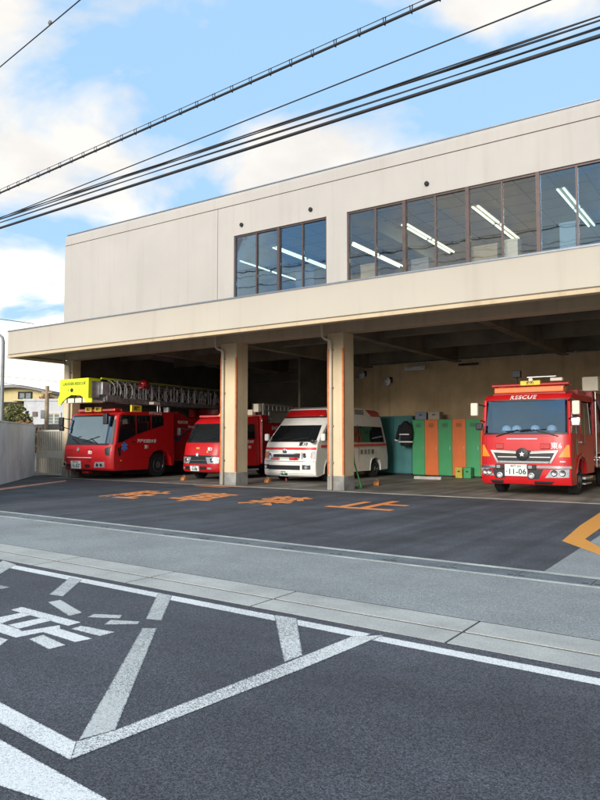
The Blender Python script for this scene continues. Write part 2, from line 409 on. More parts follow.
# lifting slots in the covers
mb = MB()
for i in range(70):
    x0 = -40+i*.8
    for dx in (.03, .70): strip(mb, 7.70, 7.73, x0+dx, x0+dx+.07, .003)
struct('gutter', mb, M['joint'])
FY = 17.5
mb = MB(); mb.add([(-60, 8.12+K*-60, 0), (-2.2, 8.12+K*-2.2, 0), (-2.42, FY, 0), (-60, FY, 0)], [(0, 1, 2, 3)]); struct('forecourt_ground', mb, M['fore'])
mb = MB(); mb.add([(-2.2, 8.12+K*-2.2, 0), (60, 8.12+K*60, 0), (60, FY, 0), (-2.42, FY, 0)], [(0, 1, 2, 3)]); struct('forecourt_ground', mb, M['foot'])
mb = MB(); mb.box(-23.9, FY, -.05, 9, FY+.16, .012); struct('floor', mb, M['sill'])
mb = MB(); mb.box(-23.9, FY+.16, -.05, 9, 27.7, .008); struct('floor', mb, M['floor'])
mb = MB(); mb.poly([(-60, FY), (-23.9, FY), (-23.9, 40), (-60, 40)], 0.); struct('yard', mb, M['fore'])

# markings
def marks(name, polys, m, z=.0014, sub=True):
    mb = MB()
    for k, pl in enumerate(polys):
        mb.poly([at(x, y, Z=0.) for x, y in pl], z+.0002*k)
    return struct(name, mb, m, rim=.012)
A3 = lambda pts, ox, oy, s: [(ox+x/s, oy+y/s) for x, y in pts]
mb = MB(); strip(mb, 4.585, 4.73, -90, -2.62, .0009); struct('road_marking', mb, M['white_fresh'], rim=.012)
mb = MB(); strip(mb, 4.585, 4.72, -2.53, 90, .0009); struct('road_marking', mb, M['white_fresh'], rim=.012)
marks('road_marking', [
    [(351, 637), (300, 657.5), (117, 730), (76, 742), (70, 760.5), (300, 670.3), (384, 635.3)],
    ], M['white_paint'], .0032)
marks('road_marking', [
    [(-70, 668.5), (0, 702.5), (70, 739.5), (76, 742), (112, 733), (70, 760.5), (0, 723.5), (-90, 678)]], M['white_fresh'], .0026)
marks('road_marking', [[(274, 615), (297, 618.5), (302.5, 655.5), (284, 662.5)]], M['white_paint'], .0020)
marks('road_marking', [[(158, 592.5), (172, 595.8), (161.7, 620.7), (145.7, 619)], [(142, 628.3), (157, 628.3), (115.5, 730), (79, 740)],
    [(70, 577.5), (82, 580), (63, 596.5), (49.3, 594.5)], [(3, 560.5), (16, 564.5), (-6, 578), (-22, 575)]], M['white_grey'], .0014)
cz = lambda pts: A3(pts, 0, 560, 5.)
marks('road_marking', [
    cz([(52, 250), (110, 235), (405, 312), (340, 330)]),
    cz([(-40, 302), (0, 316), (95, 346), (112, 356), (300, 326), (302, 345), (462, 394), (375, 411), (215, 362), (78, 389), (0, 364), (-60, 345)]),
    cz([(-60, 306), (-10, 288), (115, 262), (165, 274), (60, 300), (8, 318)]),
    cz([(38, 326), (215, 288), (262, 303), (95, 345)]),
    ], M['white_fresh'], .0014)
marks('road_marking', [
    cz([(145, 396), (215, 374), (328, 426), (243, 447)]), cz([(352, 345), (408, 329), (577, 361), (498, 381)]),
    cz([(-20, 380), (42, 399), (-10, 437)]), ], M['white_paint'], .0014)
marks('road_marking', [
    cz([(240, 211), (302, 199), (412, 264), (345, 281)]), cz([(433, 287), (470, 270), (610, 276), (600, 293)]),
    cz([(518, 324), (552, 300), (700, 308), (690, 322)]), cz([(-20, 128), (0, 126), (52, 137), (0, 147)])], M['white_grey'], .0014)
marks('road_marking', [[(-60, 711), (0, 739.5), (109, 800.5), (190, 846), (150, 880), (46, 801), (0, 786), (-90, 752)]], M['white_solid'], .0014)
marks('road_marking', [[(-60, 497.5), (0, 488.2), (66, 480.2), (66, 481.3), (0, 490.2), (-60, 500)]], mat('faded pink line paint', (.62, .30, .20), .8, var=.2, scale=3.), .0014)
marks('road_marking', [[(562, 541), (580, 525.5), (600, 512.5), (640, 494), (640, 507), (600, 528.5), (585, 539), (600, 547), (660, 578), (660, 592), (600, 555)]], M['amber_paint'], .0014)
for px_, py_ in ((213, 486.2), (309, 489.2)):
    c0 = at(px_, py_, Z=0.)
    mb = MB()
    for dx, w in ((0, .9),):
        mb.add([(c0.x-.7, c0.y-.2, .0014), (c0.x+.6, c0.y-.25, .0014), (c0.x+.75, c0.y-.05, .0014), (c0.x-.6, c0.y+.0, .0014)], [(0, 1, 2, 3)])
        mb.add([(c0.x-.3, c0.y+.2, .0014), (c0.x+1.2, c0.y+.2, .0014), (c0.x+1.25, c0.y+.36, .0014), (c0.x-.35, c0.y+.36, .0014)], [(0, 1, 2, 3)])
    struct('road_marking', mb, M['orange_paint'])
# four big orange characters on the forecourt, read from the road
for ch, (bl, br, tl) in zip('駐車禁止', (((-14.82, 12.4), (-13.65, 12.45), (-15.35, 14.6)), ((-12.75, 12.75), (-11.6, 12.75), (-13.3, 15.0)),
                                     ((-10.55, 13.0), (-9.45, 13.0), (-10.9, 15.15)), ((-8.25, 13.45), (-6.85, 13.45), (-8.4, 15.4)))):
    vs, fs = textmesh(ch, 1., .022)
    x0 = min(v[0] for v in vs); x1 = max(v[0] for v in vs); y0 = min(v[1] for v in vs); y1 = max(v[1] for v in vs)
    mb = MB(); o = Vector((*bl, 0)); ex = Vector((*br, 0))-o; ey = Vector((*tl, 0))-o; o = o-ex*.10-ey*.06; ex = ex*1.18; ey = ey*1.12
    mb.add([o+ex*((v[0]-x0)/(x1-x0))+ey*((v[1]-y0)/(y1-y0))+Vector((0, 0, .004)) for v in vs], fs)
    struct('road_marking', mb, M['orange_paint'])

# ------------------------------------------------------------------ fire station
ST0 = Vector((-8, 18, 0))
station = thing('fire_station', 'long beige two storey fire station with deep canopy over open vehicle bays', 'fire station', ST0)
def sp(name, mb, m, bevel=0., smooth=False, parent=None, label=None):
    return obj(name, mb, m, parent or station, bevel, smooth, None if parent else -ST0, label=label)
XL, XR, YW, YB = -23.9, 9., 18., 27.8
WIN = [(-14.9, -11.2), (-10.47, -1.0)]
ZS, ZT, ZC = 6.1, 8.42, 9.5
mb = MB()
def wall_seg(x0, x1, z0, z1): mb.box(x0, YW, z0, x1, YW+.3, z1)
wall_seg(XL, -15.63, 5.2, ZC-.03); 
wall_seg(-15.61, WIN[0][0], 5.2, ZC-.03); wall_seg(WIN[0][1], WIN[1][0], 5.2, ZC-.03); wall_seg(WIN[1][1], XR, 5.2, ZC-.03)
for a, b in WIN: wall_seg(a, b, 5.2, ZS); wall_seg(a, b, ZT, ZC-.03)
mb.box(XL, YW+.3, 5.2, XL+.3, YB, ZC-.03); mb.box(XR-.3, YW+.3, 5.2, XR, YB, ZC-.03); mb.box(XL, YB, 5.2, XR, YB+.3, ZC-.03)
sp('upper_wall', mb, M['wall'])
mb = MB(); mb.box(-15.63, YW+.012, 5.3, -15.61, YW+.2, ZC-.04); mb.box(XL+.01, YW+.02, ZC-.03, XR-.01, YW+.25, ZC)
sp('wall_joint', mb, M['groove'])
mb = MB()
mb.prism([(YW, ZC), (YW, ZC+.30), (YW+.12, ZC+.44), (YW+.4, ZC+.44), (YW+.4, ZC)], 'x', XL, XR)
mb.box(XL, YW+.4, ZC, XL+.4, YB+.3, ZC+.40)
sp('parapet', mb, M['wall'])
mb = MB(); mb.box(XL-.01, YW+.09, ZC+.443, XR, YW+.43, ZC+.475); sp('parapet_flashing', mb, M['flash'])
mb = MB(); mb.box(XL+.4, YW+.4, 9.1, XR, YB, 9.3); sp('roof', mb, M['roofgrey'])
# windows: double panes in brown frames
def window(x0, x1, gm='winglass'):
    f = MB(); y0, y1 = YW+.05, YW+.13; t = .055
    f.box(x0, y0, ZS, x0+t, y1, ZT); f.box(x1-t, y0, ZS, x1, y1, ZT)
    f.box(x0+t, y0, ZT-t, x1-t, y1, ZT); f.box(x0+t, y0, ZS, x1-t, y1, ZS+t)
    xm = (x0+x1)/2; f.box(xm-.025, y0+.005, ZS+t, xm+.025, y1-.005, ZT-t)
    o = sp('window', f, M['frame'])
    g = MB(); g.box(x0+t+.002, y0+.03, ZS+t+.002, xm-.027, y0+.038, ZT-t-.002); g.box(xm+.027, y0+.05, ZS+t+.002, x1-t-.002, y0+.058, ZT-t-.002)
    obj('pane', g, M[gm], o)
for a, b in WIN:
    n = round((b-a)/1.87)
    for i in range(n):
        w = (b-a)/n; window(a+i*w, a+(i+1)*w, 'winglass_clear' if a > -11 and i < 3 else 'winglass')
mb = MB()
for a, b in WIN:
    n = round((b-a)/1.87)
    for i in range(1, n):
        x = a+i*(b-a)/n; mb.box(x-.05, YW+.01, ZS+.01, x+.05, YW+.048, ZT-.005)
sp('mullion', mb, M['frame'])
for x in (-14.55, -11.77, -7.84):
    mb = MB(); mb.lathe([(.05, .05), (.058, 0), (.066, -.02), (.066, -.06), (.04, -.08)], (x, YW, 8.74), 'y', 14)
    sp('vent', mb, M['dark'], smooth=False)
# canopy
CY = 15.5
mb = MB()
mb.box(XL, CY, 4.74, XR, CY+.18, 5.60); mb.box(XL, CY+.18, 4.74, XL+.18, YW, 5.60); mb.box(XL+.18, CY+.18, 5.12, XR, YW, 5.55)
sp('canopy', mb, M['fascia'])
mb = MB(); mb.box(XL-.012, CY-.03, 4.60, XR, CY+.2, 4.70); mb.box(XL-.012, CY+.2, 4.60, XL+.2, YW, 4.70); sp('canopy_lip', mb, M['lip'], .012)
mb = MB(); mb.box(XL+.01, CY+.012, 4.70, XR, CY+.17, 4.74); mb.box(XL+.01, CY+.17, 4.70, XL+.17, YW, 4.74); sp('canopy_groove', mb, M['groove'])
mb = MB(); mb.box(XL-.02, CY-.02, 5.60, XR, CY+.25, 5.645); mb.box(XL-.02, CY+.25, 5.60, XL+.25, YW, 5.645); sp('canopy_flashing', mb, M['flash'])
# beams
mb = MB(); mb.box(XL+.18, YW-.1, 4.74, XR, YW+.4, 5.12)
sp('front_beam', mb, M['beam'], .01)
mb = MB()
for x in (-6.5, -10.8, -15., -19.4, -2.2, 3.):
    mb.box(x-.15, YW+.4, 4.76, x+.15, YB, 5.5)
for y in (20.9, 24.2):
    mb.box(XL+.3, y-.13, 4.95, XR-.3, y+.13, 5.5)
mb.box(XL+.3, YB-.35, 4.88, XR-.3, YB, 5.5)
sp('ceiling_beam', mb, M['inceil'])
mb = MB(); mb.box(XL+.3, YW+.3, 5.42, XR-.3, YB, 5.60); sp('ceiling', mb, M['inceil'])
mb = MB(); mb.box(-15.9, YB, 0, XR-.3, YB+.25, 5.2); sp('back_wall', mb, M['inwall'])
mb = MB(); mb.box(XL+.3, YB, 0, -15.9, YB+.25, 5.2); sp('back_wall', mb, M['inshade'])  # left-bay part of the same wall, shade put into its colour
mb = MB(); mb.box(-16.0, 23.5, 0, -15.9, YB, 5.2); sp('partition_wall', mb, M['inshade'])
# fixed shelving and notices in the bays
for x0, x1, zs_ in ((-9.2, -6.6, (.9, 1.6, 2.9)), (-23.2, -20.5, (.9, 1.7, 2.5))):
    f = MB()
    for x in (x0, x1-.05):
        for y in (YB-.55, YB-.06): f.box(x, y, 0.01, x+.05, y+.05, 3.2)
    o = sp('shelf_frame', f, M['darksteel'])
    for z in zs_:
        b = MB(); b.box(x0+.05, YB-.55, z, x1-.05, YB-.02, z+.04); obj('shelf', b, M['steel'], o)
mb = MB(); mb.box(XL, YW+.5, 0, XL+.3, YB+.25, 5.2); mb.box(XR-.3, YW+.5, 0, XR, YB+.25, 5.2); sp('side_wall', mb, M['inshade'])
# columns with orange guard strips and drainpipes
def column(x0, w, pipe, y0=17.85, d=.62, guard=True):
    c = MB(); c.box(x0, y0, .42, x0+w, y0+d, 4.74)
    o = sp('column', c, M['column'], .012)
    b = MB(); b.box(x0-.012, y0-.012, 0., x0+w+.012, y0+d+.012, .42); obj('plinth', b, M['plinth'], o, .012)
    s = MB()
    for xx in (x0-.006, x0+w-.05) if guard else (): s.box(xx, y0-.007, .45, xx+.056, y0+.05, 4.25)
    if guard: obj('guard_strip', s, M['stripe'], o)
    if pipe:
        p = MB(); px = x0+pipe
        p.tube([(px, y0-.07, .02), (px, y0-.07, 4.42), (px-.02, y0-.07, 4.5), (px-.18, y0-.12, 4.55), (px-.24, y0-.16, 4.62), (px-.24, y0-.2, 5.1)], .042, 10)
        q = obj('drainpipe', p, M['pipe'], o, smooth=True)
        k = MB()
        for z in (4.2, 3.05, 1.9, .8): k.box(px-.06, y0-.075, z, px+.06, y0-.002, z+.045)
        obj('pipe_bracket', k, M['plinth'], o)
column(-15.32, .68, .16); column(-11.08, .56, .16); column(-2.4, .62, 0); column(4.2, .62, 0)
column(XL+.0, .55, .42, 18.06, .4, False)
# conduit on the back wall
mb = MB(); mb.tube([(-23, YB-.40, 4.83), (-15.6, YB-.40, 4.83), (-9.7, YB-.40, 4.81), (6, YB-.40, 4.79)], .026, 6)
for x in range(-22, 6, 2): mb.box(x-.02, YB-.43, 4.76, x+.02, YB-.35, 4.86)
sp('conduit', mb, M['conduit'])
mb = MB(); mb.tube([(-23, YB-.05, 4.35), (-16, YB-.05, 4.35), (-15.4, YB-.05, 4.35), (-15.4, YB-.05, 4.8)], .022, 6); sp('conduit', mb, M['conduit'])
# office over the bays
mb = MB(); mb.box(XL+.3, YW+.3, 5.62, XR-.3, YB, 5.68); sp('office_floor', mb, M['office'])
mb = MB(); mb.box(XL+.3, YW+.3, 8.78, XR-.3, YB, 8.9); sp('office_ceiling', mb, M['officeceil'])
mb = MB()
for k in range(26): mb.box(-20.2+.9*k, YW+.35, 8.765, -20.17+.9*k, 26.7, 8.779)
for k in range(9): mb.box(-20.2, YW+.6+.9*k, 8.766, XR-.4, YW+.63+.9*k, 8.7795)
sp('ceiling_grid', mb, M['frame'])
mb = MB()
for x in (-10.6, -2.9, -16.4): mb.box(x-.14, YW+.3, 8.35, x+.14, 26.8, 8.78)
sp('ceiling_beam', mb, M['officeceil'])
mb = MB(); mb.box(XL+.4, 26.8, 5.68, XR-.4, 26.9, 8.78); mb.box(-20.3, YW+.3, 5.68, -20.2, 26.8, 8.78); sp('office_partition', mb, M['office'])

# fluorescent lights in the office (lit lamps in the photograph)
lamp_labels = ['lit twin tube light behind the left half of the two bay office window', 'lit twin tube light behind the right half of the two bay office window',
               'lit twin tube light behind the first bay of the long window row', 'lit twin tube light behind the second bay of the long window row',
               'lit twin tube light behind the third bay of the long window row', 'lit twin tube light seen in the rightmost blue tinted window']
first = None
for lab, (x, y0) in zip(lamp_labels, ((-17.1, 21.1), (-14.9, 20.3), (-12.3, 21.4), (-9.77, 20.5), (-7.22, 20.1), (-4.7, 20.0))):
    if first is None:
        first = thing('ceiling_light', lab, 'light', (x, y0, 8.6), 0, 'office ceiling lights')
        h = MB()
        for k in (0, 1): h.prism([(-.14, .0), (-.05, .08), (.05, .08), (.14, .0)], 'y', k*2.15, k*2.15+2.05)
        h.tube([(0, .5, .08), (0, .5, .18)], .02); h.tube([(0, 3.6, .08), (0, 3.6, .18)], .02)
        obj('housing', h, M['officeceil'], first)
        for sx in (-.085, .085):
            t = MB()
            for k in (0, 1): t.tube([(sx, k*2.15+.05, -.025), (sx, k*2.15+2.0, -.025)], .027, 8)
            obj('tube', t, M['tube'], first)
    else:
        r = first.copy(); COL.objects.link(r); r.location = (x, y0, 8.6); r['label'] = lab
        for ch in first.children:
            c = ch.copy(); COL.objects.link(c); c.parent = r
# things on the office sill
def carton(x, w, h, m, lab, cat='box', d=.35, y=18.35):
    b = thing('storage_box', lab, cat, (x, y, 5.68), 0, 'boxes behind the office windows')
    a = MB(); a.box(-w/2, 0, 0, w/2, d, h); obj('body', a, m, b, .01)
    l = MB(); l.box(-w/2-.012, -.012, h-.02, w/2+.012, d+.012, h+.05); obj('lid', l, m, b, .008)
carton(-8.25, .55, 1.02, M['crategrey'], 'grey box on the sill behind the second bay of the long window row')
carton(-6.35, .75, 1.1, M['cratebeige'], 'wide beige box behind the third bay of the long window row')
carton(-5.6, .35, 1.15, M['plate'], 'small white box behind the third bay of the long window row')
carton(-4.15, .4, 1.35, M['plate'], 'tall white box standing inside the rightmost office window')
carton(-12.25, .7, 1.25, M['crategrey'], 'grey box inside the two bay office window')
carton(-9.95, .5, 1.1, M['cratebeige'], 'beige box low inside the first bay of the long window row')

# ------------------------------------------------------------------ vehicle kit
class Cab:
    def __init__(s, front, w, bulge, p=6., t=0., zb=1.4, zt=2.6):
        s.front = sorted(front); s.w = w; s.b = bulge; s.p = p; s.t = t; s.zb = zb; s.zt = zt
    def fy0(s, z):
        f = s.front
        if z <= f[0][0]: return f[0][1]
        for (a, ya), (b, yb) in zip(f[:-1], f[1:]):
            if z <= b: return ya+(yb-ya)*(z-a)/max(b-a, 1e-6)
        return f[-1][1]
    def sx(s, z): return s.w*(1-s.t*max(0, min(1, (z-s.zb)/(s.zt-s.zb))))
    def fy(s, x, z): return s.fy0(z)+s.b*min(1, abs(x)/s.sx(z))**s.p
    def shell(s, rest, z0=None, z1=None, inset=0.):
        """front profile between z0,z1 then the 'rest' of the outline as (y,z) points"""
        fz = [z for z, y in s.front]
        z0 = fz[0] if z0 is None else z0; z1 = fz[-1] if z1 is None else z1
        zs = [z0]+[z for z in fz if z0 < z < z1]+[z1]
        pts = [(s.fy0(z)+inset, z, 1.) for z in zs]+[(y, z, 0.) for y, z in rest]
        us = [-1, -.985, -.95, -.9, -.8, -.65, -.4, 0, .4, .65, .8, .9, .95, .985, 1]
        mb = MB(); n = len(pts); vs = []; fs = []
        for u in us:
            for y, z, k in pts: vs.append((u*(s.sx(z)-inset), y+k*s.b*abs(u)**s.p, z))
        for i in range(len(us)-1):
            for j in range(n): fs.append((i*n+j, i*n+(j+1) % n, (i+1)*n+(j+1) % n, (i+1)*n+j))
        fs.append(tuple(range(n))); fs.append(tuple(range((len(us)-1)*n, len(us)*n)))
        return mb.add(vs, fs)
    def plate(s, TL, TR, BR, BL, off=.006, th=.03, nx=8, nz=3, mb=None):
        mb = mb or MB(); g = []
        for back in (0, 1):
            for j in range(nz+1):
                for i in range(nx+1):
                    u, v = i/nx, j/nz
                    x = (TL[0]*(1-u)+TR[0]*u)*(1-v)+(BL[0]*(1-u)+BR[0]*u)*v
                    z = (TL[1]*(1-u)+TR[1]*u)*(1-v)+(BL[1]*(1-u)+BR[1]*u)*v
                    g.append((x, s.fy(x, z)-off+back*th, z))
        W = nx+1; N = W*(nz+1); fs = []
        for j in range(nz):
            for i in range(nx):
                a = j*W+i; fs.append((a, a+1, a+W+1, a+W)); fs.append((N+a, N+a+W, N+a+W+1, N+a+1))
        for i in range(nx):
            fs.append((i, N+i, N+i+1, i+1)); a = nz*W+i; fs.append((a, a+1, N+a+1, N+a))
        for j in range(nz):
            a = j*W; fs.append((a, a+W, N+a+W, N+a)); a = j*W+nx; fs.append((a, N+a, N+a+W, a+W))
        return mb.add(g, fs)
    def rect(s, x0, x1, z0, z1, **k): return s.plate((x0, z1), (x1, z1), (x1, z0), (x0, z0), **k)
    def text(s, body, size, cx, cz, off=.012, bold=0., sx=1., space=1.):
        vs, fs = textmesh(body, size, bold, space)
        return MB().add([(cx+v[0]*sx, s.fy(cx+v[0]*sx, cz+v[1])-off, cz+v[1]) for v in vs], fs)
    def side(s, pts, off=.006, th=.03, sd=1, mb=None):
        mb = mb or MB(); n = len(pts)
        vs = [(sd*(s.sx(z)+off), y, z) for y, z in pts]+[(sd*(s.sx(z)+off-th), y, z) for y, z in pts]
        return mb.add(vs, [tuple(range(n)), tuple(range(2*n-1, n-1, -1))]+[(i, i+n, (i+1) % n+n, (i+1) % n) for i in range(n)])
    def sidetext(s, body, size, cy, cz, off=.01, bold=0., sy=1., space=1.):
        vs, fs = textmesh(body, size, bold, space)
        return MB().add([(s.sx(cz)+off, cy+v[0]*sy, cz+v[1]) for v in vs], fs)

def wheel(root, x, y, r, w, sd):
    t = MB(); o = sd*w/2
    t.lathe([(r*.62, -w/2), (r*.9, -w/2), (r, -w*.36), (r, w*.36), (r*.9, w/2), (r*.62, w/2)], (x, y, r), 'x', 28, True)
    ob = obj('wheel', t, M['rubber'], root, smooth=False)
    q = MB(); s_ = sd
    q.lathe([(r*.62, s_*w*.46), (r*.56, s_*w*.53), (r*.5, s_*w*.30), (r*.30, s_*w*.22), (r*.27, s_*w*.5), (r*.16, s_*w*.56), (.001, s_*w*.56)], (x, y, r), 'x', 24, False)
    obj('rim', q, M['rim'], ob)
    b = MB()
    for k in range(8):
        a = 2*math.pi*k/8
        b.lathe([(.016, s_*w*.22), (.016, s_*w*.40), (.001, s_*w*.41)], (x, y+r*.39*math.cos(a), r+r*.39*math.sin(a)), 'x', 6, False)
    obj('wheel_nut', b, M['chrome'], ob)
    return ob

def mirror(root, base, head, h=.34, w=.2, m=None, d=.12):
    p = MB(); p.tube([base, ((base[0]+head[0])/2, head[1]+.05, max(base[2], head[2])+.04), (head[0], head[1]+.05, head[2]+h*.4)], .018, 6)
    a = obj('mirror_arm', p, M['black'], root)
    q = MB(); q.box(head[0]-w/2, head[1]-d/2, head[2]-h/2, head[0]+w/2, head[1]+d/2, head[2]+h/2)
    b = obj('mirror', q, m or M['black'], root, .03, seg=3)
    return b

def star_pts(cx, cz, r, r2=.45, n=5):
    return [(cx+(r if k % 2 == 0 else r*r2)*math.sin(math.pi*k/n), cz+(r if k % 2 == 0 else r*r2)*math.cos(math.pi*k/n)) for k in range(2*n)]
def front_star(cab, cx, cz, r, off=.02):
    pts = star_pts(cx, cz, r); mb = MB(); n = len(pts)
    vs = [(x, cab.fy(cx, cz)-off, z) for x, z in pts]+[(x, cab.fy(cx, cz)+.01, z) for x, z in pts]
    return mb.add(vs, [tuple(range(n)), tuple(range(2*n-1, n-1, -1))]+[(i, i+n, (i+1) % n+n, (i+1) % n) for i in range(n)])
def number_plate(root, cab, x0, x1, z0, z1, top, num, off=.05):
    o = obj('number_plate', cab.rect(x0, x1, z0, z1, off=off, th=.03, nx=2, nz=1), M['plate'], root)
    cx, cz_ = (x0+x1)/2, (z0+z1)/2; h = z1-z0
    obj('plate_number', cab.text(num, h*.66, cx, z0+h*.36, off+.004, .006, 1., 1.05), M['plate_ink'], o)
    obj('plate_region', cab.text(top, h*.26, cx, z1-h*.17, off+.004, .001), M['plate_ink'], o)
    return o

# ------------------------------------------------------------------ rescue truck (right)
def rescue_truck():
    t = thing('rescue_truck', 'red rescue truck parked nose out in the right bay beside the striped lockers', 'fire truck', (-5.53, 18.9, 0))
    W = 1.2
    cab = Cab([(.30, .10), (.36, .02), (.50, 0.), (1.0, 0.), (1.50, .015), (1.68, .05), (2.60, .20), (2.66, .24), (2.76, .42)], W, .13, 8., .03, 1.5, 2.7)
    arch = [(2.9, .55), (1.80, .55), (1.74, .76), (1.56, .93), (1.25, 1.0), (.94, .93), (.76, .76), (.70, .42), (.66, .30)]
    rest = [(2.9, 1.66)]+arch
    obj('cab', cab.shell(rest, None, 1.66), M['red'], t, .012)
    obj('cab_roof', cab.shell([(2.9, 2.78), (2.9, 2.60)], 2.58, 2.76), M['red'], t, .02)
    # dark cabin behind the glass, with pillars
    inn = MB(); inn.box(-W+.10, .75, 1.66, W-.10, 2.85, 2.58); obj('cabin', inn, M['cabdark'], t)
    ds = MB(); ds.box(-W+.09, .34, 1.655, W-.09, .75, 1.70); obj('dashboard', ds, M['cabdark'], t)
    st = MB()
    st.lathe([(.19, -.012), (.21, 0), (.19, .012)], (.52, .62, 1.78), 'y', 16, False); obj('steering_wheel', st, M['black'], t)
    for sx in (-1, 1):
        p = MB(); p.tube([(sx*(W-.055), .20, 1.64), (sx*(W-.075), .30, 2.6)], .05, 8); obj('pillar', p, M['red'], t)
        p = MB(); p.box(sx*(W-.06)-.045, 1.32, 1.66, sx*(W-.06)+.045, 1.44, 2.58); obj('pillar', p, M['red'], t)
        g = MB(); cab.side([(.33, 1.64), (1.32, 1.64), (1.32, 2.56), (.40, 2.56)], -.03, .012, sx, g); cab.side([(1.44, 1.64), (2.85, 1.64), (2.85, 2.56), (1.44, 2.56)], -.03, .012, sx, g)
        obj('side_window', g, M['sglass'], t)
    flat = Cab(cab.front, W, .012, 2., .03, 1.5, 2.7)
    ws = flat.plate((-1.0, 2.58), (1.05, 2.58), (1.07, 1.70), (-1.07, 1.70), off=-.004, th=.01, nx=14, nz=6)
    obj('windscreen', ws, M['screen'], t, smooth=False)
    rim = MB()
    cab.rect(-1.12, 1.12, 2.56, 2.60, off=.012, th=.04, nx=14, nz=1, mb=rim)
    cab.rect(-1.12, 1.12, 1.65, 1.70, off=.012, th=.04, nx=14, nz=1, mb=rim); obj('windscreen_seal', rim, M['black'], t)
    for x in (-.56, -.28, .22, .66):
        h = MB(); h.ball((x, .36, 1.80), .13, .13, .11, 14, 8); ho = obj('helmet', h, M['helmet'], t, smooth=True)
        h = MB(); h.lathe([(.125, 1.775), (.165, 1.765), (.165, 1.755), (.125, 1.755)], (x, .37, 0), 'z', 18, False); obj('brim', h, M['helmet'], ho)
    for x0, x1 in ((-.75, -.15), (.25, .9)):
        wp = MB(); wp.tube([(x0 if x0 < 0 else x1, cab.fy(.8, 1.62)-.03, 1.60), (x1 if x0 < 0 else x0, cab.fy(.1, 1.75)-.035, 1.78)], .012, 5)
        wp.tube([((x1 if x0 < 0 else x0)-.35, cab.fy(.1, 1.74)-.03, 1.73), ((x1 if x0 < 0 else x0)+.35, cab.fy(.1, 1.80)-.03, 1.79)], .010, 5)
        obj('wiper', wp, M['black'], t)
    gr = obj('grille', cab.plate((-.89, 1.22), (.89, 1.22), (.70, .875), (-.70, .875), off=.012, nx=12), M['black'], t)
    c = MB(); cab.plate((-.84, 1.195), (-.18, 1.165), (-.18, 1.135), (-.80, 1.16), off=.03, mb=c); cab.plate((.18, 1.165), (.84, 1.195), (.80, 1.16), (.18, 1.135), off=.03, mb=c)
    cab.rect(-.70, -.16, 1.03, 1.055, off=.03, mb=c); cab.rect(.16, .70, 1.03, 1.055, off=.03, mb=c)
    cab.plate((-.68, .935), (.68, .935), (.64, .88), (-.64, .88), off=.035, mb=c)
    cab.plate((-.90, 1.225), (-.85, 1.225), (-.66, .88), (-.72, .88), off=.034, mb=c, nx=2); cab.plate((.85, 1.225), (.90, 1.225), (.72, .88), (.66, .88), off=.034, mb=c, nx=2)
    cab.plate((-.90, 1.228), (-.2, 1.20), (-.2, 1.18), (-.88, 1.20), off=.034, mb=c); cab.plate((.2, 1.20), (.90, 1.228), (.88, 1.20), (.2, 1.18), off=.034, mb=c)
    obj('grille_bar', c, M['chrome'], gr)
    e = MB(); e.lathe([(.17, 0), (.17, -.03), (.13, -.045)], (-.03, cab.fy(0, 1.12)-.02, 1.12), 'y', 20); eo = obj('emblem_disc', e, M['black'], gr)
    obj('emblem', front_star(cab, -.03, 1.12, .075, .075), M['white_ink'], gr)
    obj('chrome_strip', cab.rect(-.45, .36, 1.515, 1.545, off=.025), M['chrome'], t)
    for a, b in ((-.76, -.54), (.44, .70)):
        o = obj('red_lamp', cab.rect(a, b, 1.26, 1.41, off=.035, th=.05, nx=4), M['redlens'], t, .012)
    sm = MB(); cab.rect(-1.12, 1.12, 1.598, 1.607, off=.003, th=.01, nx=16, nz=1, mb=sm); obj('panel_seam', sm, M['deepred'], t)
    for sx in (-1, 1):
        sm = MB(); cab.rect(sx*1.045-.005, sx*1.045+.005, .82, 1.60, off=.003, th=.01, nx=1, nz=6, mb=sm); obj('panel_seam', sm, M['deepred'], t)
    obj('station_mark', cab.text('東6', .19, .85, 1.34, .016, .002), M['white_ink'], t)
    obj('turn_signal', cab.plate((-1.16, 1.37), (-1.11, 1.37), (-.92, 1.05), (-1.17, 1.05), off=.012, nx=6), M['amber'], t)
    obj('turn_signal', cab.plate((1.11, 1.37), (1.16, 1.37), (1.17, 1.05), (.90, 1.05), off=.012, nx=6), M['amber'], t)
    obj('maker_badge', cab.text('RANGER'[:0]+'EURO', .05, 1.0, .93, .012, .002), M['white_ink'], t)
    bl = MB(); cab.rect(-1.2, 1.2, .75, .815, off=.05, th=.09, nx=16, nz=1, mb=bl); obj('bumper_trim', bl, M['chrome'], t)
    bp = MB(); cab.rect(-1.2, 1.2, .31, .745, off=.045, th=.09, nx=18, mb=bp); bu = obj('bumper', bp, M['red'], t, .012)
    for a, b in (((-1.17, .73), (-.86, .53)), ((.62, .73), (1.13, .50))):
        pass
    hb = obj('headlamp', cab.plate((-1.19, .73), (-.93, .73), (-.80, .53), (-1.15, .55), off=.056, th=.03, nx=6), M['lens'], t)
    ha = obj('headlamp', cab.plate((.72, .71), (1.16, .74), (1.15, .52), (.56, .50), off=.056, th=.03, nx=6), M['lens'], t)
    for x, o in ((-1.05, hb), (-.93, hb), (.80, ha), (1.0, ha)):
        q = MB(); q.lathe([(.075, 0), (.06, -.012), (.001, -.006)], (x, cab.fy(x, .63)-.058, .63), 'y', 14, False); obj('bulb_reflector', q, M['chrome'], o)
        q = MB(); q.lathe([(.085, -.006), (.085, -.014), (.075, -.014)], (x, cab.fy(x, .63)-.058, .63), 'y', 14, False); obj('lamp_bezel', q, M['black'], o)
    sl = MB(); cab.plate((-.92, .41), (-.55, .41), (-.58, .33), (-.86, .33), off=.053, mb=sl); cab.plate((.28, .41), (.78, .41), (.70, .33), (.28, .33), off=.053, mb=sl)
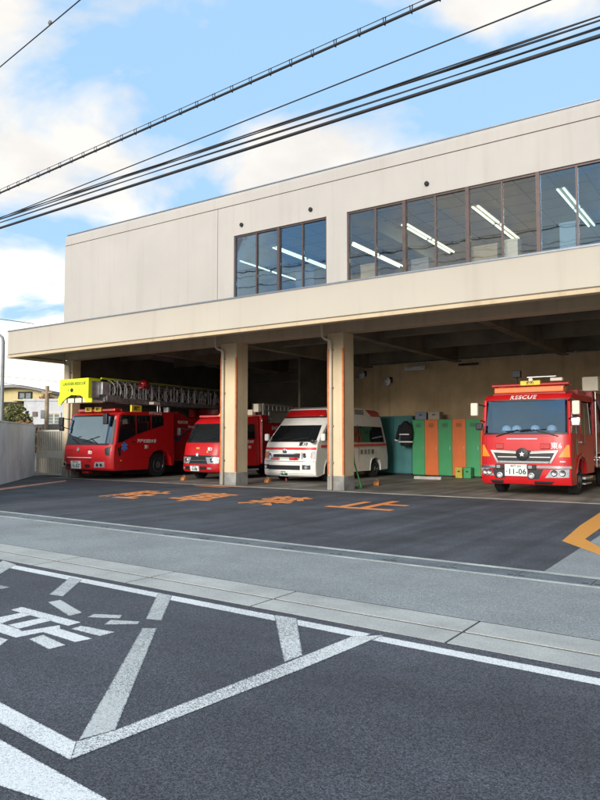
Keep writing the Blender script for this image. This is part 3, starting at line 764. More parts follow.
    cab.plate((-.86, .73), (-.48, .73), (-.50, .46), (-.76, .46), off=.05, mb=sl); cab.plate((.12, .73), (.52, .73), (.40, .46), (.12, .46), off=.05, mb=sl)
    obj('bumper_slot', sl, M['black'], bu)
    for x in (-.63, .22):
        q = MB(); q.lathe([(.075, 0), (.08, -.05), (.06, -.06), (.03, -.04)], (x, cab.fy(x, .54)-.05, .55), 'y', 14); obj('fog_lamp', q, M['steel'], bu)
        q = MB(); q.box(x-.12, cab.fy(x, .74)-.10, .72, x+.12, cab.fy(x, .74)-.04, .84); obj('spot_lamp', q, M['black'], bu, .01)
        q = MB(); q.box(x-.08, cab.fy(x, .74)-.106, .74, x+.02, cab.fy(x, .74)-.099, .82); obj('spot_lens', q, M['chrome'], bu)
    number_plate(t, cab, -.49, .11, .535, .845, '神戸 800', '·11-06', .09)
    # roof sign, light bar
    obj('roof_lettering', cab.text('RESCUE', .15, -.06, 2.665, .02, .004, 1.25, 1.12), M['white_ink'], t)
    lb = MB(); lb.box(-.95, .42, 2.74, 1.02, .78, 2.80); obj('light_bar_base', lb, M['deepred'], t, .01)
    lb = MB(); lb.box(-.90, .36, 2.80, .98, .74, 2.96); obj('light_bar', lb, M['orangebar'], t, .03, seg=3)
    lb = MB(); lb.box(-1.0, .44, 2.985, 1.1, .80, 3.06); obj('roof_rail', lb, M['redlens'], t, .02)
    lb = MB()
    for x in (-.9, -.1, .95): lb.box(x-.03, .5, 2.955, x+.03, .72, 2.99)
    obj('rail_post', lb, M['black'], t)
    q = MB(); q.box(-.18, .40, 3.0, .36, .50, 3.13); s1 = obj('sign_lamp', q, M['sign_yellow'], t, .015)
    vs, fs = textmesh('救助', .10, .002); obj('sign_lettering', MB().add([(.09+v[0], .394, 3.06+v[1]) for v in vs], fs), M['black_ink'], s1)
    q = MB(); q.box(.60, .5, 3.10, .92, .7, 3.19); obj('roof_lamp', q, M['cream_plastic'], t, .015)
    q = MB(); q.box(.0, .6, 3.065, .1, .7, 3.22); q.box(-.02, .52, 3.22, .75, .6, 3.245); obj('roof_lamp_arm', q, M['steel'], t)
    # side steps, mirrors, handles
    mirror(t, (-1.12, .25, 2.45), (-1.31, -.1, 2.35), .36, .2, M['cream_plastic']); mirror(t, (-1.12, .25, 2.0), (-1.17, -.12, 1.87), .19, .19)
    mirror(t, (1.12, .25, 2.55), (1.38, -.05, 2.34), .36, .19, M['cream_plastic']); mirror(t, (1.12, .25, 2.05), (1.37, -.05, 1.98), .24, .24, M['chrome'])
    pt = MB(); pt.tube([(1.21, .12, 1.70), (1.25, .06, 2.1), (1.20, .22, 2.56)], .016, 6); obj('grab_rail', pt, M['chrome'], t)
    pt = MB(); pt.tube([(1.22, 1.40, 1.35), (1.26, 1.40, 1.4), (1.26, 1.40, 2.4), (1.22, 1.40, 2.45)], .016, 6); obj('grab_rail', pt, M['chrome'], t)
    for sx in (1, -1):
        dl = MB(); cab.side([(.58, 1.55), (.92, 1.52), (.86, 1.05), (.62, 1.15)], .006, .02, sx, dl); obj('door_window', dl, M['sglass'], t)
        sm = MB(); cab.side([(1.36, .56), (1.375, .56), (1.375, 1.64), (1.36, 1.64)], .004, .012, sx, sm); cab.side([(.50, 1.0), (.512, 1.0), (.40, 1.64), (.388, 1.64)], .004, .012, sx, sm); obj('door_seam', sm, M['black'], t)
        hd = MB(); cab.side([(1.12, 1.42), (1.30, 1.42), (1.30, 1.46), (1.12, 1.46)], .03, .03, sx, hd); obj('door_handle', hd, M['chrome'], t)
    # chassis and rear body
    ch = MB(); ch.box(-.42, .3, .42, .42, 7.4, .66); ch.box(-.95, .2, .36, .95, .6, .5); ch.box(-1.0, 1.1, .36, -.85, 1.4, .5); obj('chassis', ch, M['dark'], t)
    ax = MB(); ax.tube([(-1.05, 1.25, .42), (1.05, 1.25, .42)], .07); ax.tube([(-1.05, 5.3, .42), (1.05, 5.3, .42)], .07); obj('axle', ax, M['dark'], t)
    bd = MB(); bd.prism([(3.0, .72), (3.0, 2.95), (7.5, 2.95), (7.5, .6), (5.95, .6), (5.8, .95), (5.3, 1.08), (4.8, .95), (4.65, .6)], 'x', -1.18, 1.18); rb = obj('rear_body', bd, M['deepred'], t, .02)
    for y0, y1 in ((3.12, 4.25), (4.35, 5.9), (6.0, 7.4)):
        sh = MB()
        n = 14
        for k in range(n):
            z0 = 1.2+1.45*k/n; sh.box(1.175, y0, z0, 1.192, y1, z0+1.45/n-.012)
        obj('roller_shutter', sh, M['deepred'], rb)
    gg = MB()
    for y in (3.05, 4.3): gg.tube([(1.24, y, .7), (1.24, y, 2.9)], .02, 6)
    gg.tube([(1.24, 3.05, 2.92), (1.24, 7.3, 2.92)], .02, 6); gg.tube([(1.24, 3.05, 1.12), (1.24, 4.3, 1.12)], .02, 6)
    obj('side_rail', gg, M['chrome'], t)
    gg = MB(); gg.lathe([(.16, 0), (.16, .05), (.05, .06)], (1.19, 3.7, .95), 'x', 16); gg.lathe([(.07, 0), (.07, .09)], (1.19, 3.35, .9), 'x', 12); obj('hose_outlet', gg, M['chrome'], t)
    for k, (y, z, r_) in enumerate(((3.35, 1.9, .2), (4.0, 2.2, .16), (3.5, 2.55, .12))):
        gg = MB()
        for j in range(3): gg.lathe([(r_*.55, 0), (r_, .01), (r_, .05), (r_*.55, .06)], (1.19+.0*j, y, z), 'x', 18); break
        obj('hose_reel', gg, M['darksteel'], rb)
    gg = MB(); gg.tube([(1.22, 3.0, 2.7), (1.27, 3.4, 2.4), (1.25, 3.9, 1.8), (1.23, 4.3, 1.3)], .035, 8); obj('suction_hose', gg, M['black'], rb, smooth=True)
    gg = MB(); gg.box(-1.0, 1.0, 2.78, .9, 1.9, 2.90); gg.box(-.9, 2.0, 2.78, 1.0, 2.8, 2.96); obj('roof_box', gg, M['deepred'], t, .02)
    gg = MB(); gg.tube([(-.5, 1.2, 2.9), (-.5, 1.2, 3.32)], .03, 6); gg.box(-.62, 1.1, 3.3, -.38, 1.25, 3.5); obj('search_light', gg, M['black'], t, .01)
    gg = MB(); gg.box(.9, 2.95, 2.95, 1.35, 3.8, 3.38); obj('roof_locker', gg, M['cream_plastic'], t, .02)
    gg = MB(); gg.tube([(1.15, 3.8, 3.10), (1.15, 6.8, 3.10)], .03, 6); gg.tube([(.8, 3.8, 3.10), (.8, 6.8, 3.10)], .03, 6)
    for k in range(10): gg.tube([(.8, 3.9+.3*k, 3.10), (1.15, 3.9+.3*k, 3.10)], .015, 5)
    obj('roof_ladder', gg, M['steel'], t)
    st_ = MB(); st_.box(.85, .62, .30, 1.17, .70, .36); st_.box(.80, 1.82, .40, 1.18, 2.8, .46); st_.box(.80, 1.9, .25, 1.16, 2.7, .28); obj('side_step', st_, M['steel'], t)
    fl = MB(); cab.side([(.70, .62), (.78, .84), (.94, .99), (1.25, 1.06), (1.56, .99), (1.72, .84), (1.80, .58), (1.87, .58), (1.78, .90), (1.60, 1.06), (1.25, 1.13), (.90, 1.06), (.70, .88), (.62, .62)], .03, .05, 1, fl); obj('wheel_arch', fl, M['deepred'], t)
    for sx in (-1, 1): wheel(t, sx*1.0, 1.25, .42, .26, sx); wheel(t, sx*.98, 5.3, .42, .30, sx)
    return t
rescue_truck()

# ------------------------------------------------------------------ ladder truck (left)
def ladder_truck():
    t = thing('ladder_truck', 'red aerial ladder truck with lime rescue basket over its low cab, in the leftmost bay', 'fire truck', (-21.745, 17.48, 0), R_(4))
    W = 1.335
    cab = Cab([(.34, .10), (.40, .03), (.70, 0.), (1.05, 0.01), (1.30, .05), (1.36, .09), (2.42, .30), (2.52, .42), (2.58, .62)], W, .15, 10., .035, 1.4, 2.5)
    arch = [(2.95, .45), (3.42, .45), (3.34, .78), (3.1, 1.02), (2.72, 1.11), (2.34, 1.02), (2.1, .78), (2.02, .34), (.5, .34)]
    obj('cab', cab.shell([(3.6, 2.66), (3.6, .45)]+arch[1:]), M['red'], t, .015)
    obj('windscreen', cab.plate((-1.16, 2.40), (1.16, 2.40), (1.10, 1.36), (-1.22, 1.36), off=.008, th=.03, nx=18, nz=6), M['vglass'], t)
    fr = MB(); cab.plate((-1.2, 2.47), (1.2, 2.47), (1.16, 2.40), (-1.16, 2.40), off=.012, mb=fr, nx=16, nz=1); cab.plate((-1.23, 1.37), (1.12, 1.37), (1.10, 1.31), (-1.23, 1.31), off=.012, mb=fr, nx=16, nz=1)
    cab.plate((.99, 2.40), (1.05, 2.40), (.99, 1.36), (.93, 1.36), off=.014, mb=fr, nx=2)
    cab.plate((1.16, 2.44), (1.225, 2.44), (1.27, 1.34), (1.10, 1.34), off=.010, mb=fr, nx=8)
    obj('windscreen_frame', fr, M['black'], t)
    for x0 in (-.75, .25):
        wp = MB(); wp.tube([(x0+.35, cab.fy(x0, 1.36)-.03, 1.34), (x0-.1, cab.fy(x0, 1.55)-.03, 1.56)], .014, 5); wp.tube([(x0-.5, cab.fy(x0-.5, 1.45)-.02, 1.42), (x0+.35, cab.fy(x0, 1.62)-.03, 1.64)], .011, 5); obj('wiper', wp, M['black'], t)
    # dark side glass rising to the rear
    for sx in (1, -1):
        g = MB(); cab.side([(.36, 1.40), (.60, 1.44), (1.30, 1.70), (1.30, 2.47), (.62, 2.46), (.52, 2.40), (.44, 2.0)], .006, .03, sx, g); cab.side([(1.37, 1.72), (2.15, 1.92), (2.15, 2.48), (1.37, 2.47)], .006, .03, sx, g); cab.side([(2.22, 1.94), (2.92, 2.10), (2.92, 2.49), (2.22, 2.48)], .006, .03, sx, g)
        obj('side_window', g, M['sglass'], t)
        sm = MB()
        for y in (.45, 1.33, 2.95): cab.side([(y, .5), (y+.015, .5), (y+.015, 2.5), (y, 2.5)], .004, .012, sx, sm)
        obj('door_seam', sm, M['deepred'], t)
        v = MB(); cab.side([(.34, 1.18), (.52, 1.26), (.50, .92), (.40, .88)], .004, .02, sx, v); obj('side_vent', v, M['black'], t)
        hd = MB(); cab.side([(1.02, 1.40), (1.24, 1.42), (1.24, 1.46), (1.02, 1.44)], .03, .03, sx, hd); obj('door_handle', hd, M['black'], t)
    v = MB(); cab.plate((.97, 1.17), (1.22, 1.27), (1.20, .90), (1.03, .94), off=.008, mb=v); obj('front_vent', v, M['black'], t)
    for z in (.775,):
        sm = MB(); cab.rect(-1.2, 1.2, z, z+.008, off=.003, th=.01, nx=16, nz=1, mb=sm); obj('panel_seam', sm, M['deepred'], t)
    sm = MB(); cab.side([(.5, .80), (2.0, .80), (2.0, .81), (.5, .81)], .003, .01, 1, sm); obj('panel_seam', sm, M['deepred'], t)
    # emblems
    e = MB(); e.lathe([(.085, 0), (.085, -.02), (.06, -.03)], (-.41, cab.fy(.4, 1.12)-.005, 1.12), 'y', 18); eo = obj('emblem_disc', e, M['chrome'], t)
    obj('emblem', front_star(cab, -.41, 1.12, .06, .04), M['gold_ink'], eo)
    obj('station_mark', cab.text('東5', .15, .24, 1.02, .012, .006), M['white_ink'], t)
    b = MB(); cab.rect(-1.10, -.72, 1.09, 1.13, off=.008, mb=b); cab.rect(.0, .36, 1.11, 1.14, off=.008, mb=b); obj('front_slit', b, M['deepred'], t)
    b = MB(); cab.rect(-1.0, .32, .815, .84, off=.02, mb=b); obj('front_line', b, M['white_ink'], t)
    b = MB()
    for x in (-1.08, .20): cab.rect(x-.10, x+.10, .66, .80, off=.012, mb=b, nx=4)
    obj('marker_recess', b, M['deepred'], t)
    b = MB(); cab.rect(-1.08, -.80, .45, .57, off=.012, mb=b); cab.rect(-.04, .22, .45, .57, off=.012, mb=b); obj('bumper_slot', b, M['black'], t)
    for TL, TR, BR, BL in (((.50, .66), (1.0, .68), (.98, .47), (.44, .45)), ((-1.26, .66), (-1.06, .66), (-1.12, .46), (-1.24, .48))):
        h = obj('headlamp', cab.plate(TL, TR, BR, BL, off=.014, th=.03, nx=6), M['lens'], t)
        for k in (.33, .7):
            x = BL[0]+(BR[0]-BL[0])*k; q = MB(); q.lathe([(.065, 0), (.05, -.012), (.001, -.006)], (x, cab.fy(x, .56)-.016, .56), 'y', 12, False); obj('bulb_reflector', q, M['black'], h)
    sg = MB(); sg.lathe([(.03, 0), (.03, .03)], (1.33, .52, .72), 'x', 8); obj('turn_signal', sg, M['amber'], t)
    number_plate(t, cab, -.75, -.22, .40, .70, '神戸 800', '·1-57', .05)
    # side lettering and the star of life style badge
    star = MB()
    vs = []
    for k in range(3):
        a = math.pi*k/3; c_, s_ = math.cos(a), math.sin(a)
        q = [(-.04, -.17), (.04, -.17), (.04, .17), (-.04, .17)]
        cab.side([(.69+c_*x-s_*z, 1.25+s_*x+c_*z) for x, z in q], .007+.0015*k, .008, 1, star)
    obj('star_badge', star, mat('blue badge paint', (.08, .20, .55), .4), t)
    obj('roof_lettering', cab.sidetext('HYOGO', .17, 2.45, 2.575, .014, .004, 1.1, 1.15), M['white_ink'], t)
    obj('door_lettering', cab.sidetext('芦屋市消防本部', .155, 1.92, 1.45, .012, .004), M['white_ink'], t)
    obj('door_lettering', cab.sidetext('東1', .16, 1.90, 1.22, .012, .006), M['white_ink'], t)
    # rear body
    bd = MB(); bd.prism([(3.62, .62), (3.62, 2.55), (3.9, 2.68), (4.65, 2.45), (10.6, 2.35), (10.6, .6), (8.9, .6), (8.75, .95), (8.3, 1.08), (7.85, .95), (7.7, .6)], 'x', -1.26, 1.26); rb = obj('rear_body', bd, M['deepred'], t, .02)
    bb = Cab([(0, 0), (3, 0)], 1.26, 0)
    obj('body_lettering', bb.sidetext('RESCUE', .16, 4.2, 2.25, .008, .004, 1.1, 1.1), M['white_ink'], rb)
    obj('body_lettering', bb.sidetext('TEAM', .14, 4.75, 2.06, .008, .004, 1.1, 1.1), M['white_ink'], rb)
    for y0, y1 in ((3.72, 4.55), (4.65, 5.9), (6.0, 7.6)):
        s_ = MB()
        for k in range(10): s_.box(1.256, y0, .8+.1*k, 1.272, y1, .8+.1*k+.09)
        obj('roller_shutter', s_, M['deepred'], rb)
    db = MB(); bb.side([(3.66, 1.5), (3.95, 1.45), (4.6, 1.95), (4.6, 2.0), (3.95, 1.62), (3.66, 1.66)], .012, .02, 1, db); obj('blue_swoosh', db, mat('navy swoosh paint', (.03, .04, .12), .4), rb)
    # roof: warning lamps and signs
    rl = MB(); rl.box(-1.05, .55, 2.60, .95, .95, 2.72); obj('light_bar', rl, M['redlens'], t, .03)
    for x in (-.62, -.10):
        q = MB(); q.box(x, .50, 2.60, x+.36, .56, 2.78); s1 = obj('sign_lamp', q, M['sign_yellow'], t, .01)
        vs, fs = textmesh('東5', .13, .003); obj('sign_lettering', MB().add([(x+.18+v[0], .494, 2.69+v[1]) for v in vs], fs), M['black_ink'], s1)
    q = MB(); q.box(1.16, 1.15, 2.60, 1.24, 1.72, 2.86); s1 = obj('sign_lamp', q, M['sign_yellow'], t, .01)
    vs, fs = textmesh('消防', .19, .006); obj('sign_lettering', MB().add([(1.244, 1.435+v[0], 2.73+v[1]) for v in vs], fs), M['black_ink'], s1)
    q = MB()
    for y in (2.9, 3.05): q.tube([(1.0, y, 2.66), (1.0, y, 2.95)], .02, 6)
    q.box(.9, 3.4, 2.66, 1.15, 3.5, 2.86); obj('roof_fitting', q, M['steel'], t)
    q = MB(); q.box(.85, 2.55, 2.95, 1.1, 2.95, 3.06); obj('work_lamp', q, M['cream_plastic'], t, .015)
    mirror(t, (-1.2, .5, 2.3), (-1.42, .05, 2.22), .34, .22); mirror(t, (-1.2, .4, 1.9), (-1.36, .02, 1.95), .2, .2)
    mirror(t, (.9, .35, 2.45), (1.02, .02, 2.30), .42, .22)
    # aerial ladder: nested lattice sections
    def lattice(mb, x, z0, z1, y0, y1, step, r):
        mb.tube([(x, y0, z0), (x, y1, z0)], r, 5); mb.tube([(x, y0, z1), (x, y1, z1)], r, 5)
        n = int((y1-y0)/step)
        for k in range(n+1):
            y = y0+k*step; mb.tube([(x, y, z0), (x, y, z1)], r*.7, 4)
            if k < n:
                mb.tube([(x, y, z0 if k % 2 else z1), (x, y+step, z1 if k % 2 else z0)], r*.6, 4)
    ld = MB()
    for sx in (-.72, .72): lattice(ld, sx, 3.0, 3.80, .9, 9.6, .48, .035)
    for k in range(20): ld.tube([(-.72, 1.+.43*k, 3.02), (.72, 1.+.43*k, 3.02)], .02, 5)
    for sx in (-.72, .72): ld.box(sx-.05, .2, 2.96, sx+.05, 9.8, 3.12)
    lo = obj('ladder', ld, M['darksteel'], t)
    ld = MB()
    for sx in (-.52, .52): lattice(ld, sx, 3.14, 3.70, .3, 9.2, .40, .028)
    for k in range(28): ld.tube([(-.52, .4+.32*k, 3.16), (.52, .4+.32*k, 3.16)], .016, 5)
    obj('ladder_section', ld, M['steel'], lo)
    hr_ = MB(); hr_.tube([(.66, .1, 3.85), (.66, 8.4, 3.83)], .036, 6); hr_.tube([(-.66, .1, 3.85), (-.66, 8.4, 3.83)], .036, 6); obj('hand_rail', hr_, M['lime'], lo)
    bx_ = MB(); bx_.box(.30, .28, 2.98, .80, 1.0, 3.22); bx_.box(-.8, .28, 2.96, .3, 1.2, 3.1); obj('ladder_head', bx_, M['darksteel'], lo, .01)
    bx_ = MB(); bx_.box(.42, -.38, 3.10, .68, .02, 3.74); bx_.box(.58, .04, 3.22, .80, .38, 3.70); obj('control_box', bx_, M['steel'], lo, .015)
    cb = MB()
    for k in range(4):
        y = .50+.32*k; cb.tube([(.60+.20*math.sin(a)*1., y+.22*math.sin(a)*.9, 3.43+.37*math.cos(a)) for a in [math.pi*j/10 for j in range(11)]], .018, 6)
    obj('control_cable', cb, mat('pale cable sheath', (.55, .55, .53), .5), lo)
    rd = MB(); rd.ball((.74, 2.35, 3.80), .20, .2, .16); rd.box(.6, 2.2, 3.60, .86, 2.5, 3.74); obj('red_beacon', rd, M['redlens'], lo, smooth=False)
    tt = MB(); tt.lathe([(1.1, 2.36), (1.1, 2.62), (.9, 2.72), (.9, 2.95)], (0, 8.2, 0), 'z', 24); tt.box(-1., 7.4, 2.6, -.6, 9.4, 3.4); tt.box(.8, 7.4, 2.6, 1.1, 9.4, 3.4); obj('turntable', tt, M['deepred'], t)
    # basket
    yb = -.58
    pn = MB(); pts = [(-.82, 3.80), (.72, 3.82), (.72, 3.05), (.90, 3.05), (.90, 2.90), (.55, 2.90), (.50, 3.06), (.30, 3.17), (-.20, 3.20), (-.45, 3.10), (-.66, 2.96), (-.76, 2.84), (-.90, 2.84), (-.90, 3.10), (-.82, 3.25)]
    pn.prism(pts, 'y', yb, yb+.05)
    pn.box(-.86, yb+.05, 3.05, -.80, yb+.82, 3.80); pn.box(.69, yb+.05, 3.72, .72, yb+.60, 3.82); pn.box(.69, yb+.05, 3.05, .72, yb+.16, 3.72)
    bo = obj('rescue_basket', pn, M['lime'], t, .01)
    fl = MB(); fl.box(-.80, yb+.06, 2.92, .66, yb+.8, 3.0); fl.box(-.62, yb+.05, 2.90, .62, yb+.12, 3.08); obj('basket_floor', fl, M['cream_plastic'], bo, .01)
    fl = MB()
    for x in (-.45, -.05, .35): fl.box(x-.02, yb+.03, 2.91, x+.02, yb+.06, 3.15)
    obj('basket_step', fl, M['black'], bo)
    def btxt(body, size, cx, cz_, **k):
        vs, fs = textmesh(body, size, **k); return MB().add([(cx+v[0], yb-.006, cz_+v[1]) for v in vs], fs)
    obj('basket_lettering', btxt('LADDER-RESCUE', .155, -.04, 3.62, bold=.003, space=1.05), M['black_ink'], bo)
    e = MB(); e.lathe([(.075, 0), (.075, -.012)], (-.16, yb, 3.38), 'y', 16); obj('basket_badge', e, M['black_ink'], bo)
    obj('basket_lettering', btxt('K', .12, -.34, 3.38), M['black_ink'], bo); obj('basket_lettering', btxt('I', .12, .24, 3.38), M['black_ink'], bo)
    # wheels and underbody
    ch = MB(); ch.box(-.45, .6, .36, .45, 10.4, .62); ch.box(-.9, .35, .26, .9, 1.2, .36); obj('chassis', ch, M['dark'], t)
    q = MB(); q.box(-.3, .12, .22, .05, .3, .30); obj('tow_hook', q, M['deepred'], t)
    for sx in (-1, 1):
        for y in (2.72, 8.3): wheel(t, sx*1.08, y, .50, .30, sx)
    wl = MB(); wl.box(-1.2, 2.05, .62, 1.1, 3.4, 1.05); obj('wheel_well', wl, M['dark'], t)
    return t
ladder_truck()

# ------------------------------------------------------------------ small pump truck (behind the left column)
def pump_truck():
    t = thing('pump_truck', 'small red pump truck behind the left column, between ladder truck and ambulance', 'fire truck', (-17.72, 19.4, 0))
    W = .93
    cab = Cab([(.30, .10), (.36, .02), (.60, 0.), (.9, .02), (1.36, .12), (1.42, .16), (2.10, .52), (2.18, .60), (2.34, .85)], W, .20, 5., .07, 1.4, 2.3)
    obj('cab', cab.shell([(2.55, 2.46), (2.55, .5), (1.38, .5), (1.32, .74), (1.05, .90), (.78, .74), (.70, .38), (.6, .30)]), M['red'], t, .012)
    obj('windscreen', cab.plate((-.78, 2.08), (.78, 2.08), (.86, 1.44), (-.86, 1.44), off=.007, th=.03, nx=12, nz=5), M['vglass'], t)
    fr = MB(); cab.plate((-.80, 2.12), (.80, 2.12), (.78, 2.08), (-.78, 2.08), off=.010, mb=fr, nx=12, nz=1); cab.plate((-.88, 1.44), (.88, 1.44), (.88, 1.40), (-.88, 1.40), off=.010, mb=fr, nx=12, nz=1); obj('windscreen_seal', fr, M['black'], t)
    for x in (-.4, .35):
        wp = MB(); wp.tube([(x-.3, cab.fy(x, 1.48)-.02, 1.46), (x+.3, cab.fy(x, 1.58)-.02, 1.58)], .011, 5); obj('wiper', wp, M['black'], t)
    for sx in (1, -1):
        g = MB(); cab.side([(.62, 1.46), (1.36, 1.46), (1.36, 2.12), (.88, 2.12)], .006, .03, sx, g); cab.side([(1.48, 1.56), (2.25, 1.56), (2.25, 2.13), (1.48, 2.13)], .006, .03, sx, g); obj('side_window', g, M['sglass'], t)
        sm = MB()
        for y in (1.42, 2.38): cab.side([(y, .55), (y+.012, .55), (y+.012, 2.2), (y, 2.2)], .004, .01, sx, sm)
        obj('door_seam', sm, M['black'], t)
        hd = MB(); cab.side([(1.2, 1.34), (1.36, 1.34), (1.36, 1.38), (1.2, 1.38)], .025, .03, sx, hd); obj('door_handle', hd, M['chrome'], t)
    gr = obj('grille', cab.plate((-.62, .90), (.62, .90), (.46, .60), (-.46, .60), off=.01, nx=10), M['black'], t)
    c = MB(); cab.plate((-.85, .93), (.85, .93), (.8, .89), (-.8, .89), off=.014, mb=c, nx=12, nz=1); obj('grille_rim', c, M['black'], gr)
    c = MB(); cab.rect(-.44, .44, .725, .755, off=.02, mb=c); cab.rect(-.40, .40, .60, .625, off=.02, mb=c); obj('grille_bar', c, M['chrome'], gr)
    obj('emblem', front_star(cab, -.06, .95, .085, .03), M['white_ink'], t)
    obj('badge', front_star(cab, .42, 1.06, .06, .02), M['gold_ink'], t)
    obj('front_lettering', cab.text('東3', .14, .50, 1.16, .012, .004), M['white_ink'], t)
    obj('front_lettering', cab.text('FIRE', .09, -.08, 1.19, .012, .003), M['gold_ink'], t)
    for s_ in (-1, 1):
        p = [(s_*.36, .86), (s_*.89, .86), (s_*.88, .64), (s_*.46, .62)]
        TL, TR, BR, BL = (p[0], p[1], p[2], p[3]) if s_ > 0 else (p[1], p[0], p[3], p[2])
        h = obj('headlamp', cab.plate(TL, TR, BR, BL, off=.012, nx=6), M['lens'], t)
        q = MB(); q.lathe([(.08, 0), (.06, -.012), (.001, -.006)], (s_*.62, cab.fy(.62, .74)-.014, .745), 'y', 12, False); obj('bulb_reflector', q, M['chrome'], h)
    b = MB(); cab.rect(-.93, .93, .31, .565, off=.03, th=.06, nx=14, mb=b); bu = obj('bumper', b, M['red'], t, .01)
    b = MB(); cab.rect(-.66, -.42, .40, .52, off=.036, mb=b); cab.rect(.10, .42, .40, .52, off=.036, mb=b); obj('bumper_slot', b, M['black'], bu)
    for x in (-.76, .55):
        b = MB(); cab.rect(x-.08, x+.08, .42, .48, off=.038, mb=b); obj('fog_lamp', b, M['lens'], bu)
    number_plate(t, cab, -.36, .06, .345, .535, '神戸 800', '·1-76', .06)
    q = MB(); q.box(.36, .75, 2.38, .80, .9, 2.50); s1 = obj('sign_lamp', q, M['sign_yellow'], t, .015)
    q = MB(); q.box(-.7, .8, 2.36, .3, 1.05, 2.46); obj('light_bar', q, M['redlens'], t, .02)
    mirror(t, (-.88, .45, 1.9), (-1.06, .1, 1.82), .3, .17); mirror(t, (.88, .45, 1.9), (1.08, .1, 1.82), .3, .17)
    bd = MB(); bd.prism([(2.62, .55), (2.62, 2.50), (3.1, 2.50), (3.1, 2.20), (6.2, 2.20), (6.2, .5), (5.35, .5), (5.25, .75), (4.95, .88), (4.65, .75), (4.55, .5)], 'x', -.94, .94); rb = obj('rear_body', bd, M['deepred'], t, .015)
    bb = Cab([(0, 0), (3, 0)], .94, 0)
    obj('body_lettering', bb.sidetext('EAST', .20, 3.55, 1.98, .008, .004), M['white_ink'], rb)
    obj('door_lettering', cab.sidetext('消防本部', .13, 1.9, 1.42, .012, .004), M['white_ink'], t)
    obj('door_lettering', cab.sidetext('東3', .13, 1.9, 1.22, .012, .004), M['white_ink'], t)
    gg = MB()
    for z0, z1, y in ((2.62, 2.95, 2.9), (2.62, 2.95, 3.3)):
        gg.tube([(.82, y, 2.5), (.82, y, z1), (.3, y, z1), (.3, y, 2.5)], .022, 6)
    gg.tube([(.82, 2.9, 2.95), (.82, 5.9, 2.95)], .03, 6); gg.tube([(.82, 2.9, 2.68), (.82, 5.9, 2.68)], .03, 6)
    for k in range(11): gg.tube([(.82, 3.+.28*k, 2.68), (.82, 3.+.28*k, 2.95)], .018, 5)
    for k in range(11): gg.tube([(.3, 3.+.28*k, 2.95), (.82, 3.+.28*k, 2.95)], .016, 5)
    gg.tube([(.3, 2.9, 2.95), (.3, 5.9, 2.95)], .03, 6)
    obj('roof_ladder', gg, M['conduit'], t)
    gg = MB(); gg.box(.55, 2.62, 2.62, .8, 2.85, 2.95); gg.box(.2, 2.62, 2.5, .5, 2.85, 2.72); obj('roof_lamp', gg, M['cream_plastic'], t, .015)
    gg = MB(); gg.tube([(1.0, 2.6, .6), (1.0, 2.6, 2.35)], .018, 6); gg.ball((1.0, 2.6, 2.25), .05); obj('side_rail', gg, M['chrome'], t)
    ch = MB(); ch.box(-.36, .4, .34, .36, 6.1, .52); ch.box(-.7, .3, .26, .7, .9, .36); obj('chassis', ch, M['dark'], t)
    st_ = MB(); st_.box(.7, 1.45, .32, .93, 2.5, .38); obj('side_step', st_, M['steel'], t)
    for sx in (-1, 1): wheel(t, sx*.80, 1.05, .36, .2, sx); wheel(t, sx*.78, 4.95, .36, .24, sx)
    return t
pump_truck()

